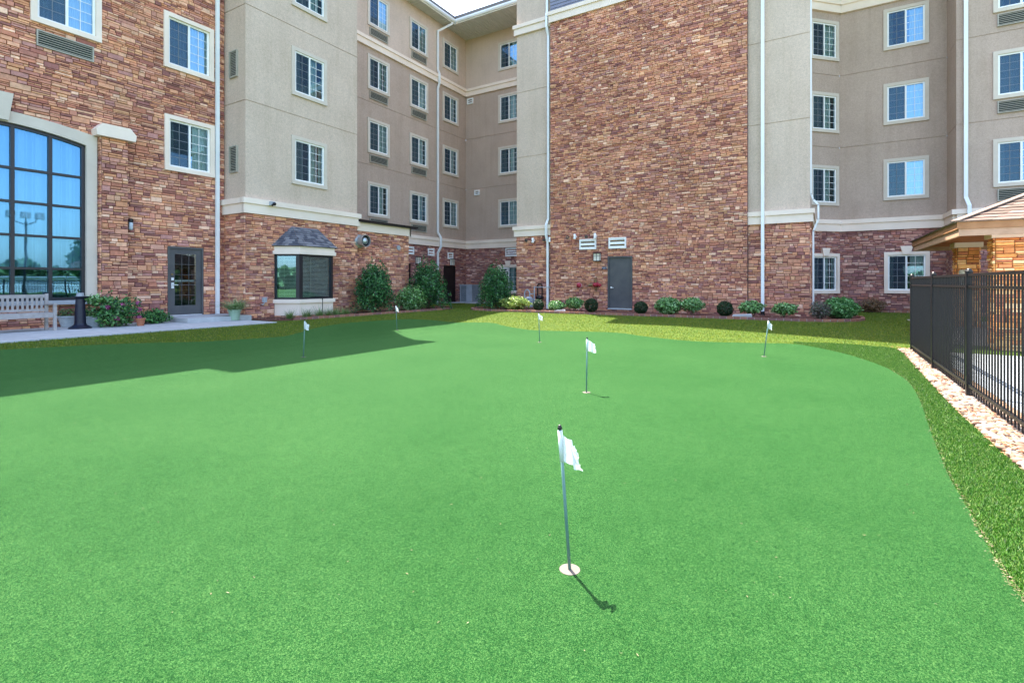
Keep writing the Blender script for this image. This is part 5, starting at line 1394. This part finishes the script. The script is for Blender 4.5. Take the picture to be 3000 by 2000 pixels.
# ---------------------------------------------------------------- pavilion
t = thing('wooden_pavilion', 'cedar trimmed pavilion with stone columns and tan shingle hip roof', 'pavilion', (2.35, 13.6, 0))
PX, PY = 6.2, 6.1; zt = 2.73
mb = MB(); bx_(mb, 0, PX, 0, .04, zt - .14, zt - .003); bx_(mb, 0, .04, .04, PY, zt - .14, zt - .003); bx_(mb, 0, PX, PY - .04, PY, zt - .14, zt - .003); bx_(mb, PX - .04, PX, .04, PY - .04, zt - .14, zt - .003)
mb.build('fascia', WOOD, t)
mb = MB(); e = .03; bx_(mb, e, PX - e, e, e + .06, zt - .28, zt - .142); bx_(mb, e, e + .06, e + .06, PY - e, zt - .28, zt - .142); bx_(mb, e + .06, PX - e, PY - e - .06, PY - e, zt - .28, zt - .142)
mb.build('beam', M_noisy('pale_pine', (.40, .24, .145, 1), (.50, .31, .20, 1), 5, .6), t)
mb = MB()
y = .1
while y < PY - .1: bx_(mb, .1, PX - .1, y, y + .13, zt - .16, zt - .15); y += .135
mb.build('ceiling', WOODD, t)
mb = MB(); k = .46; hh = PY / 2; pz_ = zt + hh * k
cs = [(.21, .145, .115), (.18, .12, .095), (.24, .17, .135), (.15, .105, .08)]
o_ = .05; E4 = [(-o_, -o_, zt), (PX + o_, -o_, zt), (PX + o_, PY + o_, zt), (-o_, PY + o_, zt)]; R2 = [(hh, hh, pz_), (PX - hh, hh, pz_)]
shingles(mb, E4[0], E4[1], R2[0], R2[1], 19, cs, .34, .016, 5); shingles(mb, E4[3], E4[0], R2[0], R2[0], 19, cs, .3, .012, 6)
shingles(mb, E4[1], E4[2], R2[1], R2[1], 24, cs, .3, .012, 7); shingles(mb, E4[2], E4[3], R2[1], R2[0], 24, cs, .3, .012, 8)
bx_(mb, -.04, PX + .04, -.04, PY + .04, zt - .003, zt + .004)
mb.c = [c or (.3, .24, .2) for c in mb.c]
for a_, b_ in ((E4[0], R2[0]), (E4[1], R2[1])):
    mb.bar(Vector(a_) + Vector((0, 0, .02)), Vector(b_) + Vector((0, 0, .02)), .16, .02, col=(.23, .165, .13))
mb.build('roof', SHINGLE, t)
for (cx0, cy0) in ((.73, .72), (.73, 4.2), (PX - 1.2, .72), (PX - 1.2, 4.2)):
    mb = MB(); s_ = .44
    x0, y0 = 2.35 + cx0, 13.6 + cy0
    for w_, a, b in ((W(cx0, cy0, 1, 0), 0, s_), (W(cx0, cy0 + s_, 0, -1), 0, s_), (W(cx0 + s_, cy0, 0, 1), 0, s_), (W(cx0 + s_, cy0 + s_, -1, 0), 0, s_)):
        stones(mb, w_, a, b, 0, 2.43, (), PAL3, .9, int(cx0 * 7 + cy0 * 3))
    mb.box(W(0, 0, 1, 0), cx0 + .003, cx0 + s_ - .003, 0, 2.43, -cy0 - s_ + .003, -cy0 - .003, 0, (.12, .07, .05))
    c_ = mb.build('column', STONE, t)
    mb = MB(); bx_(mb, cx0 - .07, cx0 + s_ + .07, cy0 - .07, cy0 + s_ + .07, 2.43, 2.56); mb.build('column_cap', CREAM, c_)
pz0 = Vector((2.35 + .73 + .16, 13.6 + 4.2 - .05, 1.40)); t = thing('wall_lamp', 'cream drum shaped wall lamp on the far pavilion column', 'wall lamp', pz0)
mb = MB(); mb.lathe((0, 0, 0), (0, 0, 1), [(.12, 0), (.14, .02), (.14, .40), (.12, .44), (0, .44)], 20); mb.build('lamp_shade', LAMPG, t, False)
mb = MB(); mb.box(LOC, -.05, .05, .1, .3, -.05, -.0); mb.build('bracket', DARKM, t)
# low black bench on the pavilion pad
t = thing('patio_table', 'low black metal table under the pavilion edge', 'table', (3.9, 15.2, .06))
mb = MB(); bx_(mb, -.5, .5, -.3, .3, .43, .46); mb.build('tabletop', BLACKM, t)
for sx in (-.46, .43):
    for sy in (-.27, .24): mb = MB(); bx_(mb, sx, sx + .03, sy, sy + .03, 0, .43); mb.build('leg', BLACKM, t)

# ---------------------------------------------------------------- what the windows mirror
t = thing('floodlight_pole', 'tall parking lot floodlight pole mirrored in the arched window', 'light pole', (46.6, 21.8, 0))
mb = MB(); mb.tube([(0, 0, 0), (0, 0, 8.6)], .12, 12); mb.build('pole', BLACKM, t)
mb = MB(); mb.tube([(0, 0, 8.3), (0, -.9, 8.6), (0, -1.1, 9.1)], .05, 8); mb.tube([(0, 0, 8.3), (0, .9, 8.6), (0, 1.1, 9.1)], .05, 8); mb.tube([(0, 0, 8.3), (0, 0, 9.1)], .05, 8); mb.build('arm', BLACKM, t)
for sy in (-1.3, 0, 1.3):
    mb = MB(); mb.box(W(0, 0, 1, 0), -.35, .35, 9.0, 9.75, -sy - .35, -sy + .35, ins=.0); mb.build('lamp_head', GREYM, t)
t = thing('white_building', 'low white building beyond the pool yard, mirrored in the arched window', 'building', (48, 12, -.2))
mb = MB(); bx_(mb, 0, 8, -22, 26, 0, 2.3); mb.build('wall', M_noisy('white_paint', (.8, .8, .76, 1), (.88, .88, .84, 1), 1, .7), t)
mb = MB(); bx_(mb, -.3, 8.3, -22.3, 26.3, 2.3, 2.45); mb.build('roof', CONC, t)
mb = MB()
for i in range(6): bx_(mb, -.03, 0, -18 + i * 7, -15.2 + i * 7, .1, 2.0)
mb.build('garage_door', CONC, t)
tr = []
rg = np.random.default_rng(5)
V = []; C = []; n_ = 26000
th = rg.uniform(R(-95), R(75), n_); rr = rg.uniform(95, 115, n_)
hh_ = 4.2 + .7 * np.sin(th * 23) + .6 * np.sin(th * 57 + 1) + .5 * np.sin(th * 131)
zz_ = rg.uniform(0, 1, n_) ** .8 * hh_
P = np.stack([rr * np.cos(th), rr * np.sin(th), zz_], 1)
nr = rg.normal(size=(n_, 3)); nr /= np.linalg.norm(nr, axis=1)[:, None]; tt_ = np.cross(nr, rg.normal(size=(n_, 3))); tt_ /= np.linalg.norm(tt_, axis=1)[:, None]; bb_ = np.cross(nr, tt_); s_ = .75
V = np.stack([P - tt_ * s_, P - bb_ * s_, P + tt_ * s_, P + bb_ * s_], 1); V[:, :, 2] = np.maximum(V[:, :, 2], 0)
cc = np.array([(.05, .10, .03), (.08, .15, .04), (.12, .20, .06)])[rg.integers(0, 3, n_)]
o = fastmesh('distant_trees', V.reshape(-1, 3), np.arange(4 * n_).reshape(-1, 4), cc, LEAF, None); struct(o, 'distant belt of trees mirrored in the windows', 'stuff')
t = thing('yard_tree', 'round green tree beyond the pool yard mirrored at the edge of the arched window', 'tree', (30, 22.3, 0))
stems(3, 4, 0, .8, t, 3, .12); leaves((0, 0, 3.9), (1.7, 1.7, 2.1), 2600, .2, G_L[:3], 'crown', t, 'ball', 90, lump=.25, hollow=.2)
bpy.context.view_layer.update()
